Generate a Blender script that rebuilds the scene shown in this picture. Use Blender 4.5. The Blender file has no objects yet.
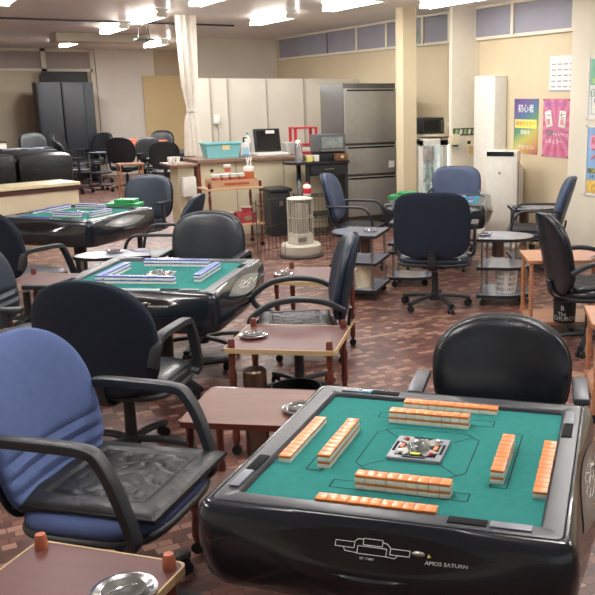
import bpy, bmesh, math, random
from mathutils import Vector, Matrix
random.seed(7)
C = bpy.context.scene.collection
PI = math.pi
def lin(c): return c/12.92 if c <= .04045 else ((c+.055)/1.055)**2.4
def rgb(h):
    h = h.lstrip('#'); return tuple(lin(int(h[i:i+2], 16)/255) for i in (0, 2, 4)) + (1,)

# ------------------------------------------------------------------ materials
MATS = {}
def mat(name, col, rough=.5, metal=0, var=.05, scale=18, bump=0, coat=0, emit=0, spec=.5, trans=0, bscale=None):
    if name in MATS: return MATS[name]
    m = bpy.data.materials.new(name); m.use_nodes = True
    nt = m.node_tree; b = nt.nodes['Principled BSDF']
    c = rgb(col)
    tc = nt.nodes.new('ShaderNodeTexCoord')
    n = nt.nodes.new('ShaderNodeTexNoise'); n.inputs['Scale'].default_value = scale; n.inputs['Detail'].default_value = 4
    nt.links.new(tc.outputs['Object'], n.inputs['Vector'])
    r = nt.nodes.new('ShaderNodeValToRGB')
    r.color_ramp.elements[0].position = .3; r.color_ramp.elements[1].position = .7
    r.color_ramp.elements[0].color = tuple(v*(1-var) for v in c[:3]) + (1,)
    r.color_ramp.elements[1].color = tuple(min(1, v*(1+var)) for v in c[:3]) + (1,)
    nt.links.new(n.outputs['Fac'], r.inputs['Fac']); nt.links.new(r.outputs['Color'], b.inputs['Base Color'])
    b.inputs['Roughness'].default_value = rough; b.inputs['Metallic'].default_value = metal
    b.inputs['Coat Weight'].default_value = coat; b.inputs['Specular IOR Level'].default_value = spec
    b.inputs['Transmission Weight'].default_value = trans
    if bump:
        n2 = nt.nodes.new('ShaderNodeTexNoise'); n2.inputs['Scale'].default_value = bscale or scale*3; n2.inputs['Detail'].default_value = 3
        nt.links.new(tc.outputs['Object'], n2.inputs['Vector'])
        bp = nt.nodes.new('ShaderNodeBump'); bp.inputs['Strength'].default_value = bump; bp.inputs['Distance'].default_value = .01
        nt.links.new(n2.outputs['Fac'], bp.inputs['Height']); nt.links.new(bp.outputs['Normal'], b.inputs['Normal'])
    if emit:
        b.inputs['Emission Color'].default_value = c; b.inputs['Emission Strength'].default_value = emit
    MATS[name] = m
    return m

def wood(name, c1, c2, rough=.35, scale=(2, 30, 30), coat=.3):
    if name in MATS: return MATS[name]
    m = mat(name, c1, rough, coat=coat); nt = m.node_tree
    r = [x for x in nt.nodes if x.type == 'VALTORGB'][0]; n = [x for x in nt.nodes if x.type == 'TEX_NOISE'][0]; tc = [x for x in nt.nodes if x.type == 'TEX_COORD'][0]
    mp = nt.nodes.new('ShaderNodeMapping'); mp.inputs['Scale'].default_value = scale
    nt.links.new(tc.outputs['Object'], mp.inputs['Vector']); nt.links.new(mp.outputs['Vector'], n.inputs['Vector'])
    n.inputs['Scale'].default_value = 1.5
    r.color_ramp.elements[0].color = rgb(c1); r.color_ramp.elements[1].color = rgb(c2)
    return m

def floor_material():
    m = bpy.data.materials.new('brick_floor'); m.use_nodes = True; nt = m.node_tree; b = nt.nodes['Principled BSDF']
    tc = nt.nodes.new('ShaderNodeTexCoord')
    def brick(w, h, sq, off, shift):
        mp = nt.nodes.new('ShaderNodeMapping'); mp.inputs['Location'].default_value = shift
        nt.links.new(tc.outputs['Object'], mp.inputs['Vector'])
        t = nt.nodes.new('ShaderNodeTexBrick'); t.inputs['Scale'].default_value = 1; t.inputs['Brick Width'].default_value = w
        t.inputs['Row Height'].default_value = h; t.inputs['Mortar Size'].default_value = .0026; t.inputs['Mortar Smooth'].default_value = .3
        t.squash = sq; t.squash_frequency = 2; t.offset = off; t.offset_frequency = 2
        t.inputs['Color1'].default_value = (0, 0, 0, 1); t.inputs['Color2'].default_value = (1, 1, 1, 1); t.inputs['Mortar'].default_value = (.0, .0, .0, 1)
        nt.links.new(mp.outputs['Vector'], t.inputs['Vector']); return t
    t = brick(.098, .049, .62, .37, (0, 0, 0))
    r = nt.nodes.new('ShaderNodeValToRGB'); cr = r.color_ramp; cr.interpolation = 'CONSTANT'
    cols = ['#5f413b', '#765048', '#a07a69', '#664741', '#855d51', '#a98471', '#6f4c44']
    cr.elements[0].color = rgb(cols[0]); cr.elements[1].position = .2; cr.elements[1].color = rgb(cols[1])
    for i, p in enumerate((.36, .48, .6, .74, .86)):
        e = cr.elements.new(p); e.color = rgb(cols[i+2])
    nt.links.new(t.outputs['Color'], r.inputs['Fac'])
    n = nt.nodes.new('ShaderNodeTexNoise'); n.inputs['Scale'].default_value = 1.1; n.inputs['Detail'].default_value = 5
    nt.links.new(tc.outputs['Object'], n.inputs['Vector'])
    mx = nt.nodes.new('ShaderNodeMix'); mx.data_type = 'RGBA'; mx.blend_type = 'MULTIPLY'; mx.inputs['Factor'].default_value = .25
    r2 = nt.nodes.new('ShaderNodeValToRGB'); r2.color_ramp.elements[0].position = .35; r2.color_ramp.elements[0].color = (.5, .48, .46, 1); r2.color_ramp.elements[1].position = .6; r2.color_ramp.elements[1].color = (1.1, 1.06, 1.02, 1)
    nt.links.new(n.outputs['Fac'], r2.inputs['Fac']); nt.links.new(r.outputs['Color'], mx.inputs['A']); nt.links.new(r2.outputs['Color'], mx.inputs['B'])
    m2 = nt.nodes.new('ShaderNodeMix'); m2.data_type = 'RGBA'; m2.inputs['B'].default_value = rgb('#4b332d')
    nt.links.new(t.outputs['Fac'], m2.inputs['Factor']); nt.links.new(mx.outputs['Result'], m2.inputs['A'])
    nt.links.new(m2.outputs['Result'], b.inputs['Base Color'])
    rr = nt.nodes.new('ShaderNodeMapRange'); rr.inputs['To Min'].default_value = .28; rr.inputs['To Max'].default_value = .55
    nt.links.new(n.outputs['Fac'], rr.inputs['Value']); nt.links.new(rr.outputs['Result'], b.inputs['Roughness'])
    bp = nt.nodes.new('ShaderNodeBump'); bp.inputs['Strength'].default_value = .3; bp.inputs['Distance'].default_value = .002; bp.invert = True
    nt.links.new(t.outputs['Fac'], bp.inputs['Height']); nt.links.new(bp.outputs['Normal'], b.inputs['Normal'])
    return m

m_felt = mat('green_felt', '#2d7b75', .95, var=.07, scale=40, bump=.1, bscale=900, spec=.2)
m_felt_blue = mat('blue_felt', '#3a7f96', .95, var=.07, scale=40, spec=.2)
m_body = mat('black_gloss_plastic', '#1c2229', .2, var=.25, scale=5, coat=.4, bump=.02, bscale=14)
m_rim = mat('grey_plastic_rim', '#35383e', .32, var=.15, scale=9)
m_slot = mat('slot_black', '#0c0d10', .75, spec=.2)
m_panel = mat('control_panel_black', '#0d0e11', .12, coat=.8, var=.1)
m_panel_grey = mat('control_panel_grey', '#6a6d6c', .25, coat=.5, var=.1)
m_white = mat('white_plastic', '#e6e4dc', .4, var=.04)
m_print = mat('white_print', '#d8d8d4', .5, var=.03)
m_steel = mat('brushed_steel', '#a8a6a0', .32, metal=1, var=.08, scale=6)
m_chrome = mat('chrome', '#d8d8da', .14, metal=1, var=.03)
m_gold = mat('gold_lamp', '#d6cf7a', .3, var=.05)
m_tile_w = mat('tile_ivory', '#eeeae0', .3, var=.03, coat=.3)
m_tile_o = mat('tile_orange', '#e0823c', .3, var=.06, coat=.3)
m_tile_b = mat('tile_blue', '#4a58b4', .3, var=.06, coat=.3)
m_blackpl = mat('black_plastic', '#23262a', .45, var=.15, bump=.06, bscale=400)
m_armpl = mat('armrest_plastic', '#2a2d32', .42, var=.15, bump=.06, bscale=400)
m_blue = mat('blue_fabric', '#53638f', .85, var=.06, scale=30, bump=.12, bscale=900, spec=.3)
m_navy = mat('navy_vinyl', '#222d3c', .38, var=.12, scale=8, bump=.08, bscale=120)
m_navyf = mat('navy_fabric', '#1d2533', .8, var=.08, scale=30, bump=.1, bscale=900, spec=.3)
m_slate = mat('slate_vinyl', '#364352', .38, var=.1, scale=8, bump=.06, bscale=120)
m_mid = mat('blue_grey_vinyl', '#3c4b69', .5, var=.1, scale=8)
m_leather = mat('black_leather', '#1e2126', .27, var=.2, scale=8, bump=.05, bscale=90)
m_cushion = mat('worn_black_cushion', '#232426', .42, var=.3, scale=12, bump=.3, bscale=28)
m_maroon = wood('maroon_top', '#5a3431', '#643b37', .42, (3, 12, 3), 0)
m_dkwood = wood('dark_wood_top', '#664437', '#745042', .45, (3, 12, 3), 0)
m_edge = wood('light_wood_edge', '#b89a6c', '#cdb285', .45)
m_postred = wood('red_brown_wood', '#5c2a22', '#74382c', .35)
m_orange = wood('orange_wood', '#a8704f', '#bf8866', .4)
m_orange_top = wood('orange_wood_top', '#bd8b70', '#cc9b80', .35, (3, 20, 3))
m_terra = mat('terracotta_peg', '#b8694a', .5)
m_greytop = mat('pale_laminate', '#9297a8', .2, var=.05, coat=.3)
m_ash = mat('ashtray_metal', '#cfcfd0', .2, metal=1, var=.05)
m_brownmetal = mat('bronze_tube', '#6b5a50', .3, metal=.8)
m_beige = mat('beige_laminate', '#cfc5a8', .5, var=.05, scale=4)
m_cream = mat('cream_wall', '#dfd8c6', .7, var=.03, scale=2)
m_tan = mat('tan_wall', '#cbbd9e', .7, var=.04, scale=2)
m_counterwood = wood('counter_wood', '#7b5f52', '#8f7160', .4)
m_rackwood = wood('rack_wood', '#c9a37c', '#d9b791', .5)
m_red = mat('red_plastic', '#c8283a', .4)
m_pink = mat('pink_card', '#c9576a', .5)
m_cyan = mat('cyan_plastic', '#86c9cf', .4)
m_greenpl = mat('green_plastic', '#2e9a58', .4)
m_blackmat = mat('matte_black', '#14161a', .6)
m_cab = mat('black_cabinet', '#191d23', .55, var=.1, scale=2)
m_glass = mat('clear_glass', '#dfe8ea', .05, trans=.85)
m_orangecov = mat('orange_cover', '#d8694e', .6)
m_card = mat('cardboard', '#c39b78', .8)

# ------------------------------------------------------------------ mesh helper
class B:
    def __init__(s): s.b = bmesh.new()
    def _post(s, vs, mi):
        for f in {f for v in vs for f in v.link_faces}: f.material_index = mi
    def box(s, c, size, rot=None, mi=0, bev=0):
        vs = bmesh.ops.create_cube(s.b, size=1)['verts']
        bmesh.ops.scale(s.b, vec=size, verts=vs)
        if bev:
            es = list({e for v in vs for e in v.link_edges})
            r = bmesh.ops.bevel(s.b, geom=es, offset=bev, segments=2, affect='EDGES', profile=.6)
            vs = list({v for v in r['verts']} | {v for f in r['faces'] for v in f.verts})
            vs = list({w for v in vs for e in v.link_edges for w in e.verts} | set(vs))
        s._post(vs, mi)
        M = Matrix.Translation(c)
        if rot is not None: M = M @ (rot if isinstance(rot, Matrix) else Matrix.Rotation(rot, 4, 'Z'))
        bmesh.ops.transform(s.b, matrix=M, verts=vs); return s
    def rings(s, rs, cap0=True, cap1=True, mi=0, closed=True):
        L = [[s.b.verts.new(p) for p in r] for r in rs]; n = len(L[0])
        for a, b in zip(L, L[1:]):
            for i in range(n if closed else n-1):
                j = (i+1) % n
                try: s.b.faces.new((a[i], a[j], b[j], b[i])).material_index = mi
                except ValueError: pass
        if cap0 and closed: s.b.faces.new(L[0][::-1]).material_index = mi
        if cap1 and closed: s.b.faces.new(L[-1]).material_index = mi
        return s
    def lathe(s, prof, c=(0, 0, 0), n=20, mi=0, cap=True, M=None):
        rs = []
        for r, z in prof:
            ring = [Vector((math.cos(2*PI*k/n)*r, math.sin(2*PI*k/n)*r, z)) for k in range(n)]
            if M is not None: ring = [M @ v for v in ring]
            rs.append([v + Vector(c) for v in ring])
        return s.rings(rs, cap, cap, mi)
    def cyl(s, p0, p1, r0, r1=None, n=12, mi=0):
        p0, p1 = Vector(p0), Vector(p1); r1 = r0 if r1 is None else r1
        d = (p1-p0).normalized(); u = d.orthogonal().normalized(); w = d.cross(u)
        rs = [[p + (u*math.cos(2*PI*k/n) + w*math.sin(2*PI*k/n))*r for k in range(n)] for p, r in ((p0, r0), (p1, r1))]
        return s.rings(rs, mi=mi)
    def prism(s, pts, z0, z1, mi=0, M=None):
        rs = [[Vector((x, y, z)) for x, y in pts] for z in (z0, z1)]
        if M is not None: rs = [[M @ v for v in r] for r in rs]
        return s.rings(rs, mi=mi)
    def sweep(s, pts, w, h, n=10, smooth=5, closed=False, side=None, ex=2.6, mi=0):
        """tube of rounded-rectangle section along a smoothed path; side = fixed sideways direction of the width"""
        P = [Vector(p) for p in pts]
        if smooth > 1 and len(P) > 2:
            Q = []
            for i in range(len(P)-1):
                a, b, c, d = P[max(i-1, 0)], P[i], P[i+1], P[min(i+2, len(P)-1)]
                for k in range(smooth):
                    t = k/smooth
                    Q.append(.5*((2*b) + (c-a)*t + (2*a-5*b+4*c-d)*t*t + (3*b-a-3*c+d)*t**3))
            Q.append(P[-1]); P = Q
        rs = []
        u = Vector(side).normalized() if side else None
        for i, p in enumerate(P):
            d = (P[min(i+1, len(P)-1)] - P[max(i-1, 0)]).normalized()
            if side: uu = (u - d*u.dot(d)).normalized()
            else:
                uu = d.orthogonal().normalized() if i == 0 else (last - d*last.dot(d)).normalized()
                last = uu
            v = d.cross(uu)
            ring = []
            for k in range(n):
                a = 2*PI*k/n; ca, sa = math.cos(a), math.sin(a)
                ring.append(p + uu*(math.copysign(abs(ca)**(2/ex), ca)*w/2) + v*(math.copysign(abs(sa)**(2/ex), sa)*h/2))
            rs.append(ring)
        return s.rings(rs, mi=mi)
    def sphere(s, c, r, sc=(1, 1, 1), mi=0, seg=14):
        vs = bmesh.ops.create_uvsphere(s.b, u_segments=seg, v_segments=max(6, seg//2), radius=r)['verts']; s._post(vs, mi)
        bmesh.ops.transform(s.b, matrix=Matrix.Translation(c) @ Matrix.Diagonal((*sc, 1)), verts=vs); return s
    def pad(s, w, h, t, M, nt=3.2, nb=3.2, curve=0, bow=0, ribs=(), m=12, mi=0, k=22, wb=1.0, edge=4):
        """upholstered pad: outline of half width w/2 and height h in local XZ, thickness in Y, then matrix M"""
        W, Hh, T = w/2, h/2, t/2
        F, K = [], k
        vs0, vs1 = [], []
        for j in range(K+1):
            v = math.sin(PI*(j/K-.5)) if j not in (0, K) else (1 if j else -1)
            nn = nt if v > 0 else nb
            hw = W*max(0, (1-abs(v)**nn))**(1/nn)
            hw *= (1 if v > 0 else (1 - (1-wb)*(-v)))
            r0, r1 = [], []
            for i in range(K+1):
                u = math.sin(PI*(i/K-.5))
                x = u*max(hw, .0005); z = v*Hh
                th = T*(max(0, 1-abs(u)**edge)**.5)*(max(0, 1-abs(v)**edge)**.5)
                yc = curve*(x/W)**2 + bow*(v*v)
                rb = 0
                for rz, rd, rw in ribs: rb += rd*math.exp(-((v-rz)/rw)**2)
                r0.append(s.b.verts.new(M @ Vector((x, yc+max(th-rb*(th/T), th*.2), z))))
                r1.append(s.b.verts.new(M @ Vector((x, yc-th, z))))
            vs0.append(r0); vs1.append(r1)
        for j in range(K):
            for i in range(K):
                s.b.faces.new((vs0[j][i], vs0[j+1][i], vs0[j+1][i+1], vs0[j][i+1])).material_index = mi
                s.b.faces.new((vs1[j][i], vs1[j][i+1], vs1[j+1][i+1], vs1[j+1][i])).material_index = mi
        bmesh.ops.remove_doubles(s.b, verts=[v for r in vs0+vs1 for v in r], dist=.0004)
        return s
    def build(s, name, mats, parent=None, loc=None, rz=None, smooth=True):
        if not isinstance(mats, (list, tuple)): mats = [mats]
        bmesh.ops.recalc_face_normals(s.b, faces=s.b.faces)
        me = bpy.data.meshes.new(name); s.b.to_mesh(me); s.b.free()
        for x in mats: me.materials.append(x)
        if smooth:
            me.polygons.foreach_set('use_smooth', [True]*len(me.polygons))
            try: me.set_sharp_from_angle(angle=math.radians(38))
            except Exception: pass
        o = bpy.data.objects.new(name, me); C.objects.link(o)
        if parent: o.parent = parent
        if loc: o.location = loc
        if rz is not None: o.rotation_euler.z = rz
        return o

def tag(o, label, cat, group=None, kind=None):
    if label: o['label'] = label
    if cat: o['category'] = cat
    if group: o['group'] = group
    if kind: o['kind'] = kind
    return o
def thing(name, label, cat, loc=(0, 0, 0), rz=0, group=None):
    o = bpy.data.objects.new(name, None); C.objects.link(o); o.empty_display_size = .1
    o.location = loc; o.rotation_euler = (0, 0, rz)
    return tag(o, label, cat, group)
def children(o): return list(o.children)
def dup(o, loc=None, rz=None, label=None, group=None, scale=None, parent=None):
    c = o.copy(); C.objects.link(c)
    if parent: c.parent = parent
    if loc is not None: c.location = loc
    if rz is not None: c.rotation_euler.z = rz
    if label: c['label'] = label
    if group: c['group'] = group
    if scale: c.scale = (scale,)*3
    for ch in children(o): dup(ch, parent=c)
    return c
def struct(name, b, m): return tag(b.build(name, m, smooth=False), None, None, kind='structure')
D = math.radians

def text_mesh(txt, size, depth=0):
    cu = bpy.data.curves.new('t', 'FONT'); cu.body = txt; cu.size = size; cu.extrude = depth; cu.align_x = 'CENTER'; cu.align_y = 'CENTER'; cu.resolution_u = 2
    o = bpy.data.objects.new('t', cu); C.objects.link(o)
    dg = bpy.context.evaluated_depsgraph_get(); me = bpy.data.meshes.new_from_object(o.evaluated_get(dg))
    bpy.data.objects.remove(o); return me
def add_text(b, txt, size, fn, mi=0, bold=0, depth=0):
    """adds lettering to B; fn maps (x, y) of the text plane to a 3D point"""
    me = text_mesh(txt, size, depth)
    vs = [b.b.verts.new(fn(v.co.x, v.co.y, v.co.z)) for v in me.vertices]
    for p in me.polygons:
        try: b.b.faces.new([vs[i] for i in p.vertices]).material_index = mi
        except ValueError: pass
    bpy.data.meshes.remove(me)

# ------------------------------------------------------------------ the room
CEIL = 2.79
struct('floor', B().box((3, 9.25, -.05), (14, 26.5, .1)), floor_material())
m_ceil = mat('ceiling_panel', '#dedadb', .36, var=.05, scale=1.2, spec=.6)
struct('ceiling', B().box((3, 9.25, CEIL+.05), (14, 26.5, .1)), m_ceil)
struct('wall_right', B().box((6.5, 9.25, CEIL/2), (.2, 26.5, CEIL)), m_tan)
struct('wall_pillar', B().box((6.37, 5.6, CEIL/2), (.1, 3.16, CEIL)), m_cream)
struct('wall_far', B().box((2, 20.6, CEIL/2), (12, .2, CEIL)), mat('far_wall_beige', '#b9ab95', .7, var=.04, scale=1.5))
struct('wall_left', B().box((-3.9, 9.25, CEIL/2), (.2, 26.5, CEIL)), m_cream)
struct('wall_partition', B().box((5.6, 15.6, CEIL/2), (1.7, .15, CEIL)).box((5.08, 12.3, 1.0), (2.64, .15, 2.0)), mat('partition_white', '#d3cdc0', .6, var=.04, scale=2))
# partition wall seams
b = B()
for x in (3.99, 4.25, 4.85, 5.45): b.box((x, 12.215, 1.0), (.02, .02, 2.0))
struct('trim_1', b, mat('seam_grey', '#a59d8f', .6))
# dark ceiling joint
struct('trim_2', B().box((1.5, 12.8, CEIL-.012), (6.2, .05, .024)), mat('dark_joint', '#3a3a46', .4))
# far wall: mullions, upper blind band, white and yellow boards
b = B()
for x in (2.28, 2.62, 3.0, 3.86): pass
for x in (2.08-.9, 2.98, 4.0): b.box((x, 20.47, CEIL/2), (.1, .06, CEIL))
b.box((1.5, 20.47, 2.34), (5.0, .06, .06)); b.box((1.5, 20.47, CEIL-.03), (5.0, .06, .06))
struct('window_1', b, mat('cream_frame', '#c9c2b2', .5))
struct('trim_3', B().box((1.5, 20.49, 2.57), (5.0, .02, .4)), mat('mauve_blind', '#9c908c', .7, var=.04))
struct('trim_4', B().box((4.72, 20.47, CEIL/2), (1.3, .05, CEIL)), mat('white_board', '#d6d0c8', .6, var=.03, scale=2))
struct('trim_5', B().box((5.62, 20.40, 1.2), (1.1, .05, 2.05)), mat('yellow_board', '#c9b48a', .6, var=.04, scale=2))
# right wall windows with blinds
m_blind = mat('grey_blind', '#8d8c98', .6, var=.06, scale=3)
b = B()
for i, (y0, y1) in enumerate(((7.2, 8.24), (8.28, 9.55), (9.62, 10.2), (10.27, 10.7), (10.76, 11.2), (11.27, 12.15), (12.2, 13.2), (13.25, 15.3))):
    b.box((6.37, (y0+y1)/2, 2.59), (.03, y1-y0-.03, .33))
struct('window_2', b, m_blind)
b = B()
b.box((6.375, 11.3, 2.41), (.05, 8.2, .035)); b.box((6.375, 11.3, 2.775), (.05, 8.2, .03))
for y in (7.2, 8.26, 9.585, 10.235, 10.73, 11.23, 12.17): b.box((6.37, y, 2.59), (.06, .05, .36))
struct('trim_6', b, m_cream)

# ------------------------------------------------------------------ fluorescent lights
m_tube = mat('fluorescent_tube', '#fff6ee', .5, emit=11, var=0)
m_fix = mat('fixture_white', '#c9c4b4', .5, var=.03)
def fixture(x, y, label, L=1.25, tubes=2, en=20):
    t = thing('ceiling_light', label, 'ceiling light', (x, y, CEIL), group='ceiling lights over the front tables' if 'front mahjong' in label else 'fluorescent ceiling lights')
    b = B(); b.prism([(-.09, 0), (.09, 0), (.035, -.06), (-.035, -.06)], -L/2, L/2, M=Matrix.Rotation(PI/2, 4, 'X') @ Matrix.Scale(1, 4)); b.build('housing', m_fix, t, smooth=False)
    for e in (-1, 1): B().box((0, e*(L/2-.015), -.075), (.15, .03, .055), bev=.006).build('end_cap', m_fix, t)
    for s in ((-.05, .05) if tubes == 2 else (0,)):
        B().cyl((s, -L/2+.03, -.085), (s, L/2-.03, -.085), .0165, n=10).build('tube', m_tube, t)
    la = bpy.data.lights.new('fluorescent_glow', 'AREA'); la.shape = 'RECTANGLE'; la.size = .16; la.size_y = L; la.energy = en; la.color = (1, .985, .975)
    lo = bpy.data.objects.new('fluorescent_glow', la); C.objects.link(lo); lo.location = (x, y, CEIL-.115)
    for s in (-1, 1):   # light leaving the tubes sideways
        lb = bpy.data.lights.new('fluorescent_side_glow', 'AREA'); lb.shape = 'RECTANGLE'; lb.size = L; lb.size_y = .05; lb.energy = en*.6; lb.color = (1, .985, .975)
        lo = bpy.data.objects.new('fluorescent_side_glow', lb); C.objects.link(lo); lo.location = (x+s*.1, y, CEIL-.09); lo.rotation_euler = (D(90), 0, s*D(90))
fixture(2.97, 13.4, 'fluorescent ceiling light, second of the row running towards the far white board', en=45)
fixture(2.97, 11.4, 'long bright fluorescent ceiling light just in front of the dark ceiling joint')
fixture(2.97, 8.8, 'fluorescent ceiling light nearest the camera in the row above the counter end')
fixture(3.0, 17.3, 'small far fluorescent ceiling light above the black cabinets', en=60)
fixture(4.5, 16.9, 'far fluorescent ceiling light in front of the white board', en=60)
fixture(1.13, 9.6, 'fluorescent ceiling light at the top left corner of the view')
fixture(4.5, 8.7, 'fluorescent ceiling light above the table by the fridges')
fixture(4.45, 10.9, 'fluorescent ceiling light over the snack counter')
fixture(5.35, 7.95, 'fluorescent ceiling light nearest the blinds of the right wall', en=10)
for x, y in ((.6, 2.2), (2.6, 2.6), (.6, 5.0), (2.6, 5.4), (4.6, 4.6), (4.6, 1.8), (-1.4, 3.6), (-1.4, 7.4)):
    fixture(x, y, 'fluorescent ceiling light above the front mahjong tables')

# ------------------------------------------------------------------ mahjong tiles
def tile_mesh(mt):
    b = B(); b.box((0, 0, .0068), (.0292, .038, .0136), mi=0, bev=.0012); b.box((0, 0, .0171), (.0292, .038, .0084), mi=1, bev=.0012)
    o = b.build('mahjong_tile', [m_tile_w, mt]); me = o.data; bpy.data.objects.remove(o); return me
ME_O, ME_B = tile_mesh(m_tile_o), tile_mesh(m_tile_b)
TH = .0212
def tile_row(tc, tz, yaw, side, lat0, n, dist, layers, me, label, group, sc=1.0, flip=()):
    """side 0..3 = near, right, far, left of the table; lat0 = start to the player's left"""
    R = Matrix.Rotation(yaw + side*PI/2, 4, 'Z')
    for l in range(layers):
        for i in range(n):
            p = R @ Vector((lat0 + .0298*(i+.5) + random.uniform(-.0004, .0004), -dist + random.uniform(-.0008, .0008), 0))
            o = bpy.data.objects.new('mahjong_tile', me); C.objects.link(o)
            z = tz + l*TH
            o.location = (tc[0]+p.x*sc, tc[1]+p.y*sc, z)
            o.rotation_euler = (0, 0, yaw + side*PI/2 + random.uniform(-.008, .008)); o.scale = (sc,)*3
            if (l, i) in flip or i in flip:
                o.rotation_euler.x = PI; o.location.z += TH*sc
            lay = ('lower', 'upper')[l]
            tag(o, label.replace('%s', lay), 'mahjong tile', group + (', %s layer' % lay if '%s' in label else ''))

# ------------------------------------------------------------------ automatic mahjong table
ZT = .69
PROF = [  # z, half size, corner radius, mid-side scoop
    (.704, .466, .02, 0), (.7045, .474, .025, .001), (.701, .483, .032, .008), (.690, .495, .042, .014), (.664, .503, .05, .008), (.636, .507, .06, -.012),
    (.605, .508, .065, -.034), (.57, .507, .07, -.038), (.53, .503, .075, -.034), (.497, .498, .08, -.026), (.472, .486, .085, -.012), (.463, .455, .085, 0)]
def prof(z):
    P = PROF
    for a, c in zip(P[1:], P[2:]):
        if a[0] >= z >= c[0]:
            t = (a[0]-z)/(a[0]-c[0]); return [a[i]+(c[i]-a[i])*t for i in range(4)]
    return list(P[-1])
def gs(t): return max(0, 1-(t/.86)**2)**1.6 if abs(t) < .86 else 0
def ring(z, a, r, d, q=6, st=18):
    pts = []
    for s in range(4):
        R = Matrix.Rotation(s*PI/2, 3, 'Z')
        for k in range(st):
            x = -(a-r) + 2*(a-r)*k/st
            pts.append(R @ Vector((x, -a + d*gs(x/a), z)))
        for k in range(q):
            an = -PI/2 + (PI/2)*k/q
            pts.append(R @ Vector((a-r+r*math.cos(an), -(a-r)+r*math.sin(an), z)))
    return pts
def surf(s, z, off=0):
    _, a, r, d = prof(z); return Vector((s, -(a - d*gs(s/a)) - off*.8, z + off*.45))

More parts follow.
